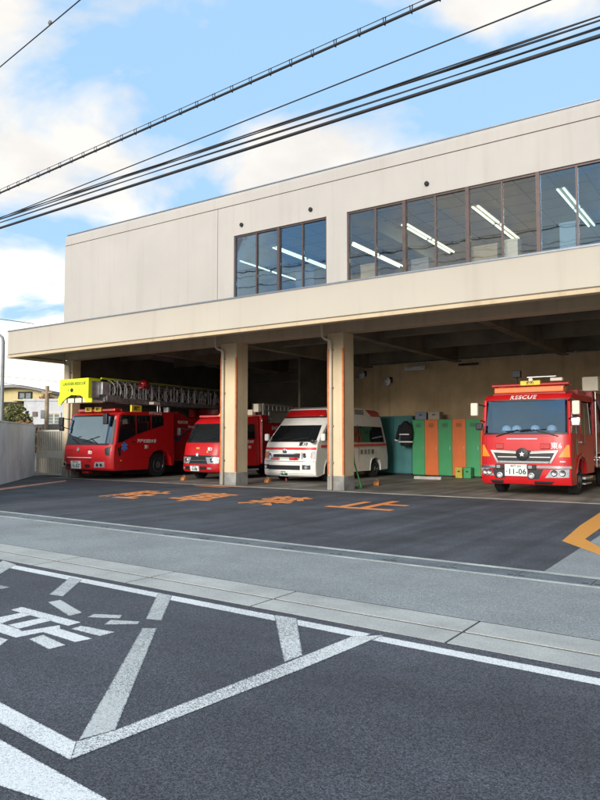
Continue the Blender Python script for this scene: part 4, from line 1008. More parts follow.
# ------------------------------------------------------------------ ambulance
def ambulance():
    t = thing('ambulance', 'white ambulance with red stripe and red roof light behind the right column', 'ambulance', (-14.37, 20.35, 0))
    W = 1.125
    cab = Cab([(.20, .12), (.26, .03), (.45, 0.), (.74, .0), (.80, .03), (1.06, .06), (1.36, .15), (1.46, .23), (2.05, .84), (2.12, .93), (2.32, 1.12), (2.36, 1.20), (2.66, 1.42), (2.74, 1.75)], W, .20, 5., .13, 1.3, 2.7)
    wa = lambda c_: [(c_+.44, .28), (c_+.42, .52), (c_+.30, .72), (c_, .80), (c_-.30, .72), (c_-.42, .52), (c_-.44, .28)]
    obj('body', cab.shell([(5.0, 2.74), (5.18, 2.62), (5.36, 2.28), (5.62, 1.35), (5.74, .8), (5.72, .30)]+wa(4.66)+wa(1.22)+[(.5, .22)]), M['white_body'], t, .02, seg=3)
    obj('windscreen', cab.plate((-.92, 2.04), (.92, 2.04), (1.03, 1.48), (-1.03, 1.48), off=.008, th=.03, nx=16, nz=6), M['vglass'], t)
    fr = MB(); cab.plate((-1.07, 1.48), (1.07, 1.48), (1.05, 1.43), (-1.05, 1.43), off=.006, mb=fr, nx=14, nz=1); obj('scuttle', fr, M['black'], t)
    for x in (-.55, .25):
        wp = MB(); wp.tube([(x-.25, cab.fy(x, 1.5)-.02, 1.49), (x+.45, cab.fy(x, 1.6)-.02, 1.60)], .011, 5); obj('wiper', wp, M['black'], t)
    # stripe right round
    b = MB(); cab.rect(-1.1, 1.1, 1.15, 1.235, off=.004, th=.02, nx=20, nz=1, mb=b); obj('front_stripe', b, mat('red stripe paint', (.62, .03, .03), .35), t)
    for sx in (1, -1):
        b = MB(); cab.side([(.55, 1.235), (5.62, 1.275), (5.60, 1.36), (.55, 1.32)], .004, .02, sx, b); obj('side_stripe', b, MATS['red stripe paint'], t)
        g = MB(); cab.side([(.74, 1.50), (1.62, 1.46), (1.62, 2.02), (1.12, 2.04)], .006, .03, sx, g); obj('side_window', g, M['sglass'], t)
        g = MB(); cab.side([(1.80, 1.44), (3.30, 1.42), (3.30, 2.04), (1.80, 2.04)], .006, .03, sx, g); cab.side([(3.36, 1.42), (5.42, 1.41), (5.28, 2.03), (3.36, 2.04)], .006, .03, sx, g); obj('side_window', g, M['sglass'], t)
        sm = MB()
        for y in (1.70, 3.33): cab.side([(y, .40), (y+.012, .40), (y+.012, 2.1), (y, 2.1)], .004, .01, sx, sm)
        obj('door_seam', sm, M['black'], t)
        hd = MB(); cab.side([(1.45, 1.08), (1.63, 1.08), (1.63, 1.13), (1.45, 1.13)], .03, .03, sx, hd); obj('door_handle', hd, M['chrome'], t)
        tl = MB(); cab.side([(4.02, 2.70), (4.85, 2.70), (5.17, 2.62), (5.27, 2.44), (4.55, 2.44)], .012, .06, sx, tl); obj('rear_lamp', tl, M['redlens'], t, .01)
        v = MB()
        for k in range(4): cab.side([(3.2, 2.50+.05*k), (3.9, 2.50+.05*k), (3.9, 2.53+.05*k), (3.2, 2.53+.05*k)], .008, .02, sx, v)
        obj('roof_vent', v, M['black'], t)
        ar = MB()
        for c_ in (4.66, 1.22):
            cab.side([(c_+.44, .30), (c_+.42, .52), (c_+.30, .72), (c_, .80), (c_-.30, .72), (c_-.42, .52), (c_-.44, .30), (c_-.49, .30), (c_-.46, .55), (c_-.33, .77), (c_, .855), (c_+.33, .77), (c_+.46, .55), (c_+.49, .30)], .012, .04, sx, ar)
        obj('wheel_arch', ar, M['white_body'], t)
    obj('side_lettering', cab.sidetext('東消防署', .21, 3.95, 1.02, .008, .004, 1.0, 1.9), M['black_ink'], t)
    obj('front_lettering', cab.text('東10', .15, .62, 1.345, .012, .005, 1.15), M['black_ink'], t)
    gr = obj('grille', cab.plate((-.78, 1.02), (.56, 1.02), (.54, .86), (-.76, .86), off=.010, nx=12), M['black'], t)
    c = MB(); cab.rect(-.78, .56, .995, 1.03, off=.022, mb=c, nx=12, nz=1); cab.rect(-.78, .56, .845, .885, off=.022, mb=c, nx=12, nz=1); obj('grille_bar', c, M['chrome'], gr)
    e = MB(); e.lathe([(.10, 0), (.10, -.02), (.07, -.03)], (-.10, cab.fy(.1, 1.10)-.005, 1.10), 'y', 18); obj('emblem', e, M['chrome'], gr)
    for a, b_ in ((-.70, -.32), (.12, .50)):
        o = obj('red_lamp', cab.rect(a, b_, .79, .88, off=.045, th=.06, nx=4), M['redlens'], t, .012)
    for s_ in (-1, 1):
        p = [(s_*.60, 1.05), (s_*1.09, 1.10), (s_*1.10, .84), (s_*.62, .82)]
        TL, TR, BR, BL = (p[0], p[1], p[2], p[3]) if s_ > 0 else (p[1], p[0], p[3], p[2])
        h = obj('headlamp', cab.plate(TL, TR, BR, BL, off=.010, nx=8), M['lens'], t)
        q = MB(); q.lathe([(.09, 0), (.07, -.012), (.001, -.006)], (s_*.74, cab.fy(.74, .95)-.012, .945), 'y', 14, False); obj('bulb_reflector', q, M['chrome'], h)
        q = obj('turn_signal', cab.plate((s_*.95-.04, 1.06), (s_*.95+.05, 1.06), (s_*.95+.05, .86), (s_*.95-.04, .86), off=.014, nx=3), M['amber'], h)
    b = MB(); cab.rect(-.80, .58, .44, .60, off=.006, mb=b, nx=12); inl = obj('air_intake', b, M['black'], t)
    b = MB(); cab.rect(-.78, .56, .505, .52, off=.014, mb=b, nx=12, nz=1); cab.rect(-.78, .56, .56, .575, off=.014, mb=b, nx=12, nz=1); obj('intake_slat', b, M['dark'], inl)
    for x in (-.96, .82):
        b = MB(); cab.rect(x-.15, x+.15, .46, .62, off=.006, mb=b, nx=4); fo = obj('fog_recess', b, M['black'], t)
        q = MB(); q.lathe([(.07, 0), (.055, -.02), (.001, -.012)], (x, cab.fy(x, .54)-.008, .54), 'y', 14, False); obj('fog_lamp', q, M['lens'], fo)
    b = MB(); cab.rect(-1.08, 1.08, .735, .75, off=.004, mb=b, nx=16, nz=1); obj('bumper_seam', b, M['black'], t)
    b = MB(); cab.rect(-1.05, 1.05, .295, .31, off=.004, mb=b, nx=16, nz=1); obj('bumper_seam', b, M['plinth'], t)
    number_plate(t, cab, -.33, .07, .21, .40, '神戸 800', '·10-80', .02)
    # roof light bar built into the front of the high roof
    lb = cab.plate((-.80, 2.62), (.80, 2.62), (.92, 2.37), (-.92, 2.37), off=.10, th=.30, nx=16, nz=4)
    obj('light_bar', lb, M['redlens'], t, .02)
    b = cab.plate((-.90, 2.375), (.90, 2.375), (.93, 2.33), (-.93, 2.33), off=.08, th=.2, nx=16, nz=1); obj('light_bar_base', b, M['black'], t)
    mirror(t, (1.03, .70, 1.62), (1.24, .52, 1.60), .26, .17, M['white_body']); mirror(t, (-1.03, .70, 1.62), (-1.24, .52, 1.60), .26, .17, M['white_body'])
    # under-mirror on the hood corner
    q = MB(); q.tube([(.98, .36, 1.40), (1.02, .20, 1.52), (1.03, .12, 1.50)], .02, 6); q.ball((1.03, .1, 1.46), .09, .04, .07); obj('hood_mirror', q, M['black'], t)
    ch = MB(); ch.box(-.8, .3, .2, .8, 5.5, .34); ch.box(-.95, .8, .3, .95, 1.6, .78); ch.box(-.95, 4.25, .3, .95, 5.1, .78); obj('chassis', ch, M['dark'], t)
    for sx in (-1, 1): wheel(t, sx*.98, 1.22, .35, .22, sx); wheel(t, sx*.98, 4.66, .35, .22, sx)
    return t
ambulance()

# ------------------------------------------------------------------ things in the bays
def locker(x, w, m, lab, first=None):
    t = thing('locker', lab, 'locker', (x, 26.6, .008), 0, 'green and orange lockers along the back wall')
    b = MB(); b.box(0, .02, .06, w, .6, 2.33); obj('body', b, m, t, .008)
    b = MB(); b.box(.004, -.004, .08, w-.004, .018, 2.325); d = obj('door', b, m, t, .006)
    h = MB(); h.box(w-.10, -.03, 1.10, w-.07, -.005, 1.24); obj('handle', h, M['chrome'], d)
    v = MB()
    for k in range(4): v.box(w*.3, -.008, 2.02+.04*k, w*.7, -.0045, 2.035+.04*k)
    obj('vent_slot', v, M['black'], d)
    f = MB(); f.box(.02, .05, 0, w-.02, .55, .06); obj('plinth', f, M['black'], t)
xsl = [-12.36, -11.81, -11.22, -10.62, -10.05, -9.46, -8.86, -8.26]
labs = ['leftmost green locker, next to the hanging black coat', 'orange locker between the first and second green lockers from the left', 'middle green locker between the two orange locker doors',
        'orange locker to the left of the last visible green locker', 'green locker just left of the rescue truck mirror', 'orange locker partly hidden behind the rescue truck', 'green locker behind the rescue truck cab']
for i in range(7): locker(xsl[i], xsl[i+1]-xsl[i]-.003, M['lockgreen'] if i % 2 == 0 else M['lockorange'], labs[i])
cb = thing('cabinet', 'tall teal double door steel cabinet between ambulance and lockers', 'cabinet', (-14.3, 27.0, .008))
b = MB(); b.box(0, .02, .08, 1.75, .7, 2.52); obj('body', b, M['teal'], cb, .01)
for k in (0, 1):
    b = MB(); b.box(.02+.86*k, -.01, .12, .86+.86*k, .018, 2.46); d = obj('door', b, M['teal'], cb, .008)
    h = MB(); h.box(.80 if k == 0 else .92, -.04, 1.2, .83 if k == 0 else .95, -.01, 1.4); obj('handle', h, M['chrome'], d)
b = MB(); b.box(.05, .05, 0, 1.7, .65, .08); obj('plinth', b, M['black'], cb)
def crate(x, y, z, w, d, h, m, lab, cat):
    t = thing('crate', lab, cat, (x, y, z), 0)
    b = MB(); b.box(0, 0, 0, w, d, h); obj('body', b, m, t, .012)
    b = MB(); b.box(-.012, -.012, h-.07, w+.012, d+.012, h-.02); obj('rim', b, m, t, .006)
    b = MB(); b.box(w*.35, -.012, h*.55, w*.65, -.002, h*.68); obj('handle', b, M['black'], t)
crate(-12.3, 26.75, 2.342, .5, .4, .32, M['crategrey'], 'blue grey crate on top of the leftmost green locker', 'crate')
crate(-11.72, 26.75, 2.342, .5, .4, .32, M['cratebeige'], 'beige box on top of the first orange locker', 'box')
crate(-10.35, 26.2, .008, .28, .3, .42, mat('yellow box card', (.52, .42, .06), .7, var=.15), 'yellow box on the floor in front of the orange locker', 'box')
crate(-10.02, 26.2, .008, .30, .3, .42, M['lockgreen'], 'small green box on the floor beside a yellow box', 'box')
# hanging fire coat
ct = thing('fire_coat', 'black fire coat with pale reflective bands hanging at the left end of the lockers', 'coat', (-12.62, 26.50, 1.25))
b = MB()
prof = [(.20, .0), (.24, .12), (.20, .35), (.22, .6), (.25, .80), (.12, .96), (.06, 1.04)]
ring = []; n = 14
for w, z in prof:
    for k in range(n):
        a = 2*math.pi*k/n; wob = 1+.14*math.sin(3*a+z*5); ring.append((w*1.15*wob*math.cos(a), .12*wob*math.sin(a), z))
fs = [(i*n+k, i*n+(k+1) % n, (i+1)*n+(k+1) % n, (i+1)*n+k) for i in range(len(prof)-1) for k in range(n)]+[tuple(range(n)), tuple(range((len(prof)-1)*n, len(prof)*n))]
b.add(ring, fs); obj('coat_body', b, M['coat'], ct, smooth=True)
b = MB(); b.tube([(-.22, 0, .86), (-.32, -.02, .55), (-.42, -.03, .20)], [.09, .085, .07], 8); b.tube([(.2, 0, .86), (.27, -.05, .55), (.25, -.08, .25)], [.09, .085, .07], 8); obj('sleeve', b, M['coat'], ct, smooth=True)
b = MB()
for z, w in ((.15, .275), (.46, .245)):
    b.lathe([(1, 0), (1, .05)], (0, 0, 0), 'z', 16, False)
    b.v[-32:] = [(v[0]*w*1.22, v[1]*.145, v[2]+z) for v in b.v[-32:]]
b.tube([(-.405, -.03, .27), (-.42, -.03, .22)], .085, 8); obj('reflective_band', b, M['reflect'], ct)
b = MB(); b.tube([(0, .0, 1.03), (0, .02, 1.1), (.05, .1, 1.1)], .012, 5); obj('hanger_hook', b, M['chrome'], ct)
# lamps on the back wall
first = None
for lab, (x, z) in zip(('round lamp on the brown back wall just right of the right column', 'round lamp on the brown back wall above the teal cabinet'), ((-15.35, 4.45), (-14.05, 4.1))):
    t = thing('wall_lamp', lab, 'lamp', (x, YB, z), 0, 'lamps on the garage back wall')
    b = MB(); b.box(-.2, -.06, -.06, .2, -.005, .18); obj('bracket', b, M['dark'], t, .01)
    b = MB(); b.lathe([(.11, -.06), (.19, -.14), (.20, -.24), (.17, -.25)], (0, 0, 0), 'y', 16); obj('shade', b, M['steel'], t)
    b = MB(); b.ball((0, -.25, 0), .10, .06, .10); obj('bulb', b, M['cream_plastic'], t, smooth=True)
for lab, x, w in (('unlit batten light under the conduit above the lockers', -12.6, .5), ('dark twin speaker box under the conduit to the right', -10.2, .42)):
    t = thing('batten_light' if w == .5 else 'speaker_box', lab, 'light' if w == .5 else 'speaker', (x, YB-.4, 4.62))
    b = MB(); b.box(-w, -.05, -.06, w, .05, .03); obj('housing', b, M['steel'] if w == .5 else M['black'], t, .008)
    b = MB()
    if w == .5: b.tube([(-w+.04, -.0, -.09), (w-.04, 0, -.09)], .03, 8)
    else:
        for dx in (-.2, .2): b.lathe([(.055, 0), (.05, -.015), (.02, -.005)], (dx, -.05, -.015), 'y', 12)
    obj('tube' if w == .5 else 'cone', b, M['plate'] if w == .5 else M['dark'], t)
    b = MB(); b.tube([(-w*.6, 0, .03), (-w*.6, 0, .20)], .012, 5); b.tube([(w*.6, 0, .03), (w*.6, 0, .20)], .012, 5); obj('hanger', b, M['conduit'], t)
# small orange blocks and other floor things
for lab, (x, y) in zip(('small orange wheel block in front of the red pump truck', 'small orange wheel block in front of the ambulance bumper', 'small orange wheel block on the floor to the right of the right column'), ((-18.05, 19.0), (-14.75, 19.75), (-10.82, 20.5))):
    t = thing('wheel_block', lab, 'block', (x, y, .008), R_(rnd.uniform(-15, 15)), 'orange wheel blocks on the bay floor')
    b = MB(); b.prism([(-.12, 0), (.12, 0), (.07, .12), (.0, .15), (-.06, .12)], 'x', -.09, .09); obj('wedge', b, M['chock'], t, .012)
    b = MB(); b.tube([(-.05, 0, .13), (-.04, 0, .18), (.04, 0, .18), (.05, 0, .13)], .009, 6); obj('handle', b, M['rope'], t)
t = thing('wheel_stop', 'long pale concrete wheel stop on the floor in front of the lockers', 'wheel stop', (-10.85, 24.7, .008))
b = MB(); b.prism([(-.09, 0), (.09, 0), (.06, .11), (-.06, .11)], 'x', -.55, .55); obj('block', b, M['concrete_block'], t, .012)
b = MB()
for x in (-.4, .4): b.lathe([(.03, .11), (.03, .118)], (x, 0, 0), 'z', 10)
obj('bolt', b, M['steel'], t)
# hoses
t = thing('green_hose', 'green hose hanging down beside the ambulance behind the right column', 'hose', (-10.62, 18.75, 0))
b = MB(); b.tube([(-.1, 0, 1.25), (-.08, .05, .8), (.02, .1, .4), (.14, .1, .05), (.06, .2, .03), (-.1, .15, .04)], .025, 6); obj('hose', b, M['greenhose'], t, smooth=True)
b = MB(); b.lathe([(.035, 0), (.02, .1)], (-.1, 0, 1.25), 'z', 8); obj('nozzle', b, M['chrome'], t)
t = thing('leaning_pole', 'dark red pole leaning beside the pump truck behind the left column', 'pole', (-14.75, 20.9, 0))
b = MB(); b.tube([(0, 0, .02), (-.42, .25, 1.35)], .025, 6); obj('shaft', b, M['bark'], t)
b = MB(); b.tube([(0, 0, 0.005), (-.03, .02, .12)], .045, 8); obj('tip', b, M['deepred'], t)

# ------------------------------------------------------------------ left yard: wall, gate, houses, poles, trees
w0 = Vector((-21.37, 13.7, 0)); w1 = Vector((-25.7, 18.05, 0)); dW = (w1-w0).normalized(); nW = Vector((-dW.y, dW.x, 0))
def bar_wall(name, lab, a, b, z0, z1, th, m, cat, capm=None):
    a = Vector((a[0], a[1], 0)); b = Vector((b[0], b[1], 0)); d = (b-a).normalized(); n = Vector((-d.y, d.x, 0))
    t = thing(name, lab, cat, a)
    mb = MB(); L_ = (b-a).length
    def bx(l0, l1, o0, o1, z0, z1):
        P = [d*l+n*o for l, o in ((l0, o0), (l1, o0), (l1, o1), (l0, o1))]
        mb.add([(p.x, p.y, z) for z in (z0, z1) for p in P], [(0, 1, 2, 3), (7, 6, 5, 4), (0, 4, 5, 1), (1, 5, 6, 2), (2, 6, 7, 3), (3, 7, 4, 0)])
    bx(0, L_, 0, th, z0, z1); obj('wall_body', mb, m, t, .01)
    if capm:
        mb = MB(); bx(-.0, L_+.02, -.02, th+.02, z1, z1+.05); obj('coping', mb, capm, t, .01)
    return t
bar_wall('yard_wall', 'pale blue grey rendered yard wall at the left edge', w0-dW*9, w1, 0, 2.10, .18, M['yardwall'], 'wall', M['yardwall'])
# gate of upright bars
ga = w1+Vector((.06, .06, 0)); gb = Vector((-23.98, 18.2, 0)); gd = (gb-ga).normalized(); gL = (gb-ga).length
gt = thing('yard_gate', 'cream barred steel gate with a solid middle band beside the yard wall', 'gate', ga)
mb = MB(); n = 15
for k in range(n+1):
    p = gd*(gL*k/n); mb.tube([(p.x, p.y, .08), (p.x, p.y, 1.88)], .030, 6)
obj('bars', mb, M['gate'], gt)
mb = MB()
def gbox(z0, z1, o):
    n_ = Vector((-gd.y, gd.x, 0)); P = [gd*l+n_*q for l, q in ((0, -o), (gL, -o), (gL, o), (0, o))]
    mb.add([(p.x, p.y, z) for z in (z0, z1) for p in P], [(0, 1, 2, 3), (7, 6, 5, 4), (0, 4, 5, 1), (1, 5, 6, 2), (2, 6, 7, 3), (3, 7, 4, 0)])
gbox(.75, 1.05, .03); obj('band', mb, M['gate'], gt)
mb = MB(); gbox(1.85, 1.92, .028); gbox(.05, .12, .028); obj('rail', mb, M['gate'], gt)
bar_wall('old_wall', 'weathered grey concrete wall standing behind the barred gate', (-29.5, 20.6), (-24.2, 20.6), 0, 2.25, .2, M['oldwall'], 'wall')
pan = bar_wall('board_fence', 'pale board fence close behind the barred gate', (-26.6, 18.75), (-24.2, 18.75), .1, .95, .05, M['oldboard'], 'fence')

def facing(px_, py_, D):
    """ground point on the ray at depth D, and a frame turned to the street"""
    p = dep(px_, py_, D); return p
def houseblock(name, lab, cat, px0, px1, ytop, D, mw, depth, yaw_off=0.):
    a = dep(px0, ytop, D); b = dep(px1, ytop, D); w = (b-a).length
    c = (a+b)/2
    t = thing(name, lab, cat, (c.x, c.y, -.03), YAW+R_(yaw_off))
    return t, w, (a.z+b.z)/2+.03
# cream house with a shallow arched roof
D = 46.
t, w, zt = houseblock('cream_house', 'cream house with a shallow curved roof behind the trees at far left', 'house', -14, 46, 391, D, None, 8)
mb = MB(); top = [(-w/2, zt-.15)]+[(-w/2+w*k/12, zt-.15+.33*math.sin(math.pi*k/12)) for k in range(1, 12)]+[(w/2, zt-.15)]
mb.prism([(-w/2, 0)]+top+[(w/2, 0)], 'y', 0, 9); obj('wall', mb, M['house_cream'], t)
mb = MB(); a_ = [(x*1.06, z+.02) for x, z in top]; b_ = [(x*1.06, z+.20) for x, z in top]
mb.prism(a_+b_[::-1], 'y', -.6, 9.3); obj('roof', mb, M['roofgrey'], t)
def win(t, x0, x1, z0, z1, fm, yy=-.03):
    f = MB(); k = .09
    f.box(x0, yy-.03, z0, x0+k, 0.01, z1); f.box(x1-k, yy-.03, z0, x1, .01, z1); f.box(x0+k, yy-.03, z1-k, x1-k, .01, z1); f.box(x0+k, yy-.03, z0, x1-k, .01, z0+k); xm = (x0+x1)/2; f.box(xm-.04, yy-.02, z0+k, xm+.04, .01, z1-k)
    o = obj('window', f, fm, t); g = MB(); g.box(x0+k, yy, z0+k, x1-k, -.005, z1-k); obj('pane', g, M['houseglass'], o)
k = D/FPX; xoff = lambda px_: (px_-16)*k
zz = lambda py_: EYE+(440-py_)*k
win(t, xoff(18.4), xoff(32.3), zz(399.3), zz(391.3), M['dark'])
win(t, xoff(-8), xoff(2), zz(399.3), zz(391.3), M['dark'])
mb = MB(); mb.box(xoff(17), -.9, zz(401.2), xoff(33), 0, zz(399.6)); obj('balcony', mb, M['house_cream'], t)
mb = MB(); mb.box(xoff(-14), -.8, zz(404), xoff(27), .0, zz(402.3)); obj('eave', mb, M['dark'], t)
# white flat roofed house
D = 38.
t, w, zt = houseblock('white_house', 'white flat roofed house with a wide window behind the gate', 'house', 24, 90, 401, D, None, 8)
k = D/FPX; xoff = lambda px_: (px_-57)*k
mb = MB(); mb.box(-w/2, 0, 0, w/2, 7, zt); obj('wall', mb, M['house_white'], t, .02)
mb = MB(); mb.box(-w/2-.05, -.05, zt, w/2+.05, 7.05, zt+.12); obj('roof', mb, M['house_white'], t)
win(t, xoff(47.5), xoff(61.5), zz(424.5), zz(411.8), M['gate']); win(t, xoff(33), xoff(37.6), zz(416), zz(411.3), M['frame'])
win(t, xoff(66), xoff(80), zz(424.5), zz(411.8), M['gate'])
mb = MB()
for j in range(4): mb.box(xoff(48), -.06, zz(423.4-j*3.1), xoff(61), -.045, zz(423.0-j*3.1))
obj('window_bar', mb, M['gate'], t)

def tree(name, lab, base, h, blobs, nleaf, lm, ls, seed, cat='tree'):
    r = random.Random(seed)
    t = thing(name, lab, cat, base)
    mb = MB(); mb.tube([(0, 0, 0), (.05, .03, h*.3), (.0, .05, h*.55)], [.14, .10, .05], 8)
    for b in blobs: mb.tube([(0.02, .04, h*.35), (b[0]*.6, b[1]*.6, b[2]*.85), (b[0], b[1], b[2])], [.06, .04, .015], 5)
    obj('trunk', mb, M['bark'], t)
    mb = MB()
    for i in range(nleaf):
        b = blobs[r.randrange(len(blobs))]
        while True:
            p = Vector((r.uniform(-1, 1), r.uniform(-1, 1), r.uniform(-1, 1)))
            if .35 < p.length < 1: break
        c = Vector(b[:3])+Vector((p.x*b[3], p.y*b[3], p.z*b[3]*.8))
        u = Vector((r.uniform(-1, 1), r.uniform(-1, 1), r.uniform(-1, 1))).normalized(); v = u.orthogonal().normalized(); s_ = ls*r.uniform(.6, 1.3)
        mb.add([c-u*s_, c+v*s_*.55, c+u*s_, c-v*s_*.55], [(0, 1, 2, 3)])
    obj('crown', mb, lm, t)
def tb(px_, D): p = dep(px_, 440, D); return (p.x, p.y, -.03)
tree('garden_tree', 'olive green bushy tree behind the yard wall, left of the autumn shrub', tb(10, 31), 3.1, [(-.9, 0, 2.2, .8), (-.2, .2, 2.6, .75), (.45, 0, 2.35, .7), (-.4, -.3, 1.7, .8), (.3, 0, 1.5, .7)], 2600, M['leaf_green'], .085, 3)
tree('autumn_shrub', 'orange tinged autumn shrub behind the yard wall next to the wooden pole', tb(31, 30), 2.3, [(-.5, 0, 2.0, .5), (.05, .1, 1.75, .5), (.45, 0, 1.55, .4), (-.2, 0, 1.2, .6)], 1700, M['leaf_red'], .08, 4)
tree('garden_tree', 'small brown leaved tree in front of the cream house gable', tb(47, 43), 4.4, [(-.1, 0, 4.0, .5), (.2, 0, 3.5, .45), (-.2, .1, 3.3, .4)], 900, M['leaf_red'], .09, 5)

# wooden utility pole with a lamp
p = dep(46.5, 425, 33)
t = thing('utility_pole', 'thin wooden utility pole with a small grey box in front of the white house', 'utility pole', (p.x, p.y, -.03))
mb = MB(); mb.tube([(0, 0, 0), (0, 0, 4.1)], [.12, .09], 8); obj('pole', mb, M['pole'], t)
mb = MB(); mb.box(-.32, -.12, 2.55, -.02, .12, 2.95); obj('junction_box', mb, M['polegrey'], t, .02)
mb = MB(); mb.box(-.4, -.03, 3.75, .4, .03, 3.83); obj('cross_arm', mb, M['pole'], t)
# street light at the left edge
p = dep(1.3, 424, 30)
t = thing('street_light', 'grey steel street light pole at the left edge of the photo', 'street light', (p.x, p.y, 0))
mb = MB(); mb.tube([(0, 0, 0), (0, 0, 2.6), (0, 0, 5.75), (-.07, 0, 5.95), (-.3, -.0, 6.1), (-.9, 0, 6.16)], [.095, .085, .07, .06, .05, .045], 10); obj('pole', mb, M['polegrey'], t, smooth=True)
mb = MB(); mb.ball((-1.15, 0, 6.14), .32, .13, .07); obj('lamp_head', mb, M['polegrey'], t, smooth=True)
mb = MB(); mb.lathe([(.14, 0), (.14, .2), (.1, .25)], (0, 0, 0), 'z', 10); obj('base', mb, M['polegrey'], t)

# ------------------------------------------------------------------ overhead cables along the street
def cable_pts(p0, p1, Z0, Z1, ext0, ext1, sag, n=40):
    a = at(*p0, Z=Z0); b = at(*p1, Z=Z1); d = b-a
    return [a+d*s+Vector((0, 0, -sag*4*max(0, .25-(s-.5)**2)+0.)) for s in [-ext0+(1+ext0+ext1)*k/n for k in range(n+1)]]
def cable(lab, p0, p1, Z, r, ext=(2.5, 3.), sag=0., Z1=None, wig=0., seed=0, strands=1, rings=0):
    pts = cable_pts(p0, p1, Z, Z1 or Z, ext[0], ext[1], sag, 160 if wig else 60)
    rr = random.Random(seed)
    base = pts[0].copy()
    if strands == 1 and not rings:
        mb = MB(); mb.tube([p_-base for p_ in pts], r, 6); t = obj('overhead_cable', mb, M['cable'], smooth=True); t.location = base
        return tag(t, lab, 'cable', 'overhead cables along the street'), pts, base
    t = thing('overhead_cable', lab, 'cable', base, 0, 'overhead cables along the street')
    for s in range(strands):
        mb = MB(); ph = rr.uniform(0, 6.28); q = []
        for i, p_ in enumerate(pts):
            o = Vector((0, 0, 0))
            if wig: o = Vector((0, wig*math.cos(i*.19+ph), wig*math.sin(i*.27+ph*1.7)))
            q.append(p_-base+o)
        mb.tube(q, r, 6); obj('wire', mb, M['cable'], t, smooth=True)
    return t, pts, base
t, pts, base = cable('thick messenger cable with many hanger rings, uppermost across the sky', (0, 193), (437, 0), 9.0, .026, (2.2, 2.5), rings=1)
d = (pts[-1]-pts[0]); L_ = d.length; d.normalize()
mb = MB(); mb.tube([p_-base+Vector((0, 0, .105)) for p_ in pts], .008, 5); obj('messenger_wire', mb, M['cable'], t)
N_ = 70
s0 = (at(0, 193, Z=9.)-pts[0]).length-5.
up = Vector((0, 0, 1)); sdv = d.cross(up)
mb = MB(); mb.tube([up*.118-d*.03, sdv*.035+up*.06, sdv*.03-up*.03, -sdv*.03-up*.03, -sdv*.035+up*.05, up*.118+d*.03], .010, 4)
ring = obj('hanger_ring', mb, M['cable'], t); ring.location = pts[0]-base+d*s0
for k in range(1, N_):
    r2 = ring.copy(); COL.objects.link(r2); r2.parent = t; r2.location = pts[0]-base+d*(s0+.55*k)
cable('single thin cable between the ringed cable and the lower bundle', (20, 210), (550, 0), 8.3, .013)
cable('bundle of twisted thin wires, upper one of the lower cable group', (0, 219), (600, 17), 7.7, .012, wig=.045, seed=3, strands=4)
cable('slim cable just under the twisted wire bundle', (0, 222.5), (600, 27), 7.5, .011, wig=.02, seed=5, strands=2)
cable('thick black cable, lowest of the cables crossing the sky', (0, 228), (600, 36), 7.2, .03)
mb = MB()
t, pts, base = cable('thin wire with a small round spacer in the top left corner', (0, 67), (80, 0), 9.5, .012, (6, 6), rings=1)
c = at(50, 22.5, Z=9.5)-base; mb.ball(c, .05, .03, .045); obj('spacer', mb, M['plinth'], t)
for lab, p0, p1, Dd in (('faint far wire reaching the canopy edge at left', (0, 319), (34, 323.8), 24), ('upper thin wire over the houses at far left', (-20, 374), (64, 382.5), 36), ('lower thin wire over the houses at far left', (-20, 378.5), (62, 393.2), 35)):
    a = dep(*p0, Dd); b = dep(*p1, Dd); dd = b-a
    mb = MB(); mb.tube([dd*s for s in (-1.5, 0, .5, 1)] if p1[0] < 40 else [dd*s for s in (-1.5, 0, .5, 1, 1.3)], .011, 5); t = obj('service_wire', mb, M['cable']); t.location = a; tag(t, lab, 'wire', 'thin service wires over the houses')

# ------------------------------------------------------------------ light
SUN_EL, SUN_AZ = 17., 175.      # azimuth clockwise from +Y
sd = Vector((math.sin(R_(SUN_AZ))*math.cos(R_(SUN_EL)), math.cos(R_(SUN_AZ))*math.cos(R_(SUN_EL)), math.sin(R_(SUN_EL))))
sl = bpy.data.lights.new('sun', 'SUN'); sl.energy = 3.7; sl.angle = R_(24); sl.color = (1., .955, .89)
so = bpy.data.objects.new('sun', sl); COL.objects.link(so); so.location = (0, -20, 30)
so.rotation_euler = (-sd).to_track_quat('-Z', 'Y').to_euler()
w = bpy.data.worlds.new('World'); scn.world = w; w.use_nodes = True
nt = w.node_tree; N = nt.nodes; L = nt.links
for x in list(N): N.remove(x)
out = N.new('ShaderNodeOutputWorld')
sky = N.new('ShaderNodeTexSky'); sky.sky_type = 'NISHITA'; sky.sun_disc = False
sky.sun_elevation = R_(SUN_EL); sky.sun_rotation = R_(SUN_AZ); sky.air_density = 1.2; sky.dust_density = 1.5; sky.ozone_density = 1.5
bg = N.new('ShaderNodeBackground'); bg.inputs['Strength'].default_value = .15
L.new(sky.outputs['Color'], bg.inputs['Color'])
hb_ = N.new('ShaderNodeBackground'); hb_.inputs['Color'].default_value = (.38, .65, .97, 1); hb_.inputs['Strength'].default_value = 1.2
ms = N.new('ShaderNodeMixShader'); ms.inputs['Fac'].default_value = .8; L.new(bg.outputs[0], ms.inputs[1]); L.new(hb_.outputs[0], ms.inputs[2])
tc = N.new('ShaderNodeTexCoord'); sep = N.new('ShaderNodeSeparateXYZ'); L.new(tc.outputs['Generated'], sep.inputs[0])
def math_(op, a, b=None, clamp=False):
    m = N.new('ShaderNodeMath'); m.operation = op; m.use_clamp = clamp
    for i, v in enumerate((a, b)):
        if v is None: continue
        if isinstance(v, (int, float)): m.inputs[i].default_value = v
        else: L.new(v, m.inputs[i])
    return m.outputs[0]
zc = math_('MAXIMUM', sep.outputs['Z'], 0.)
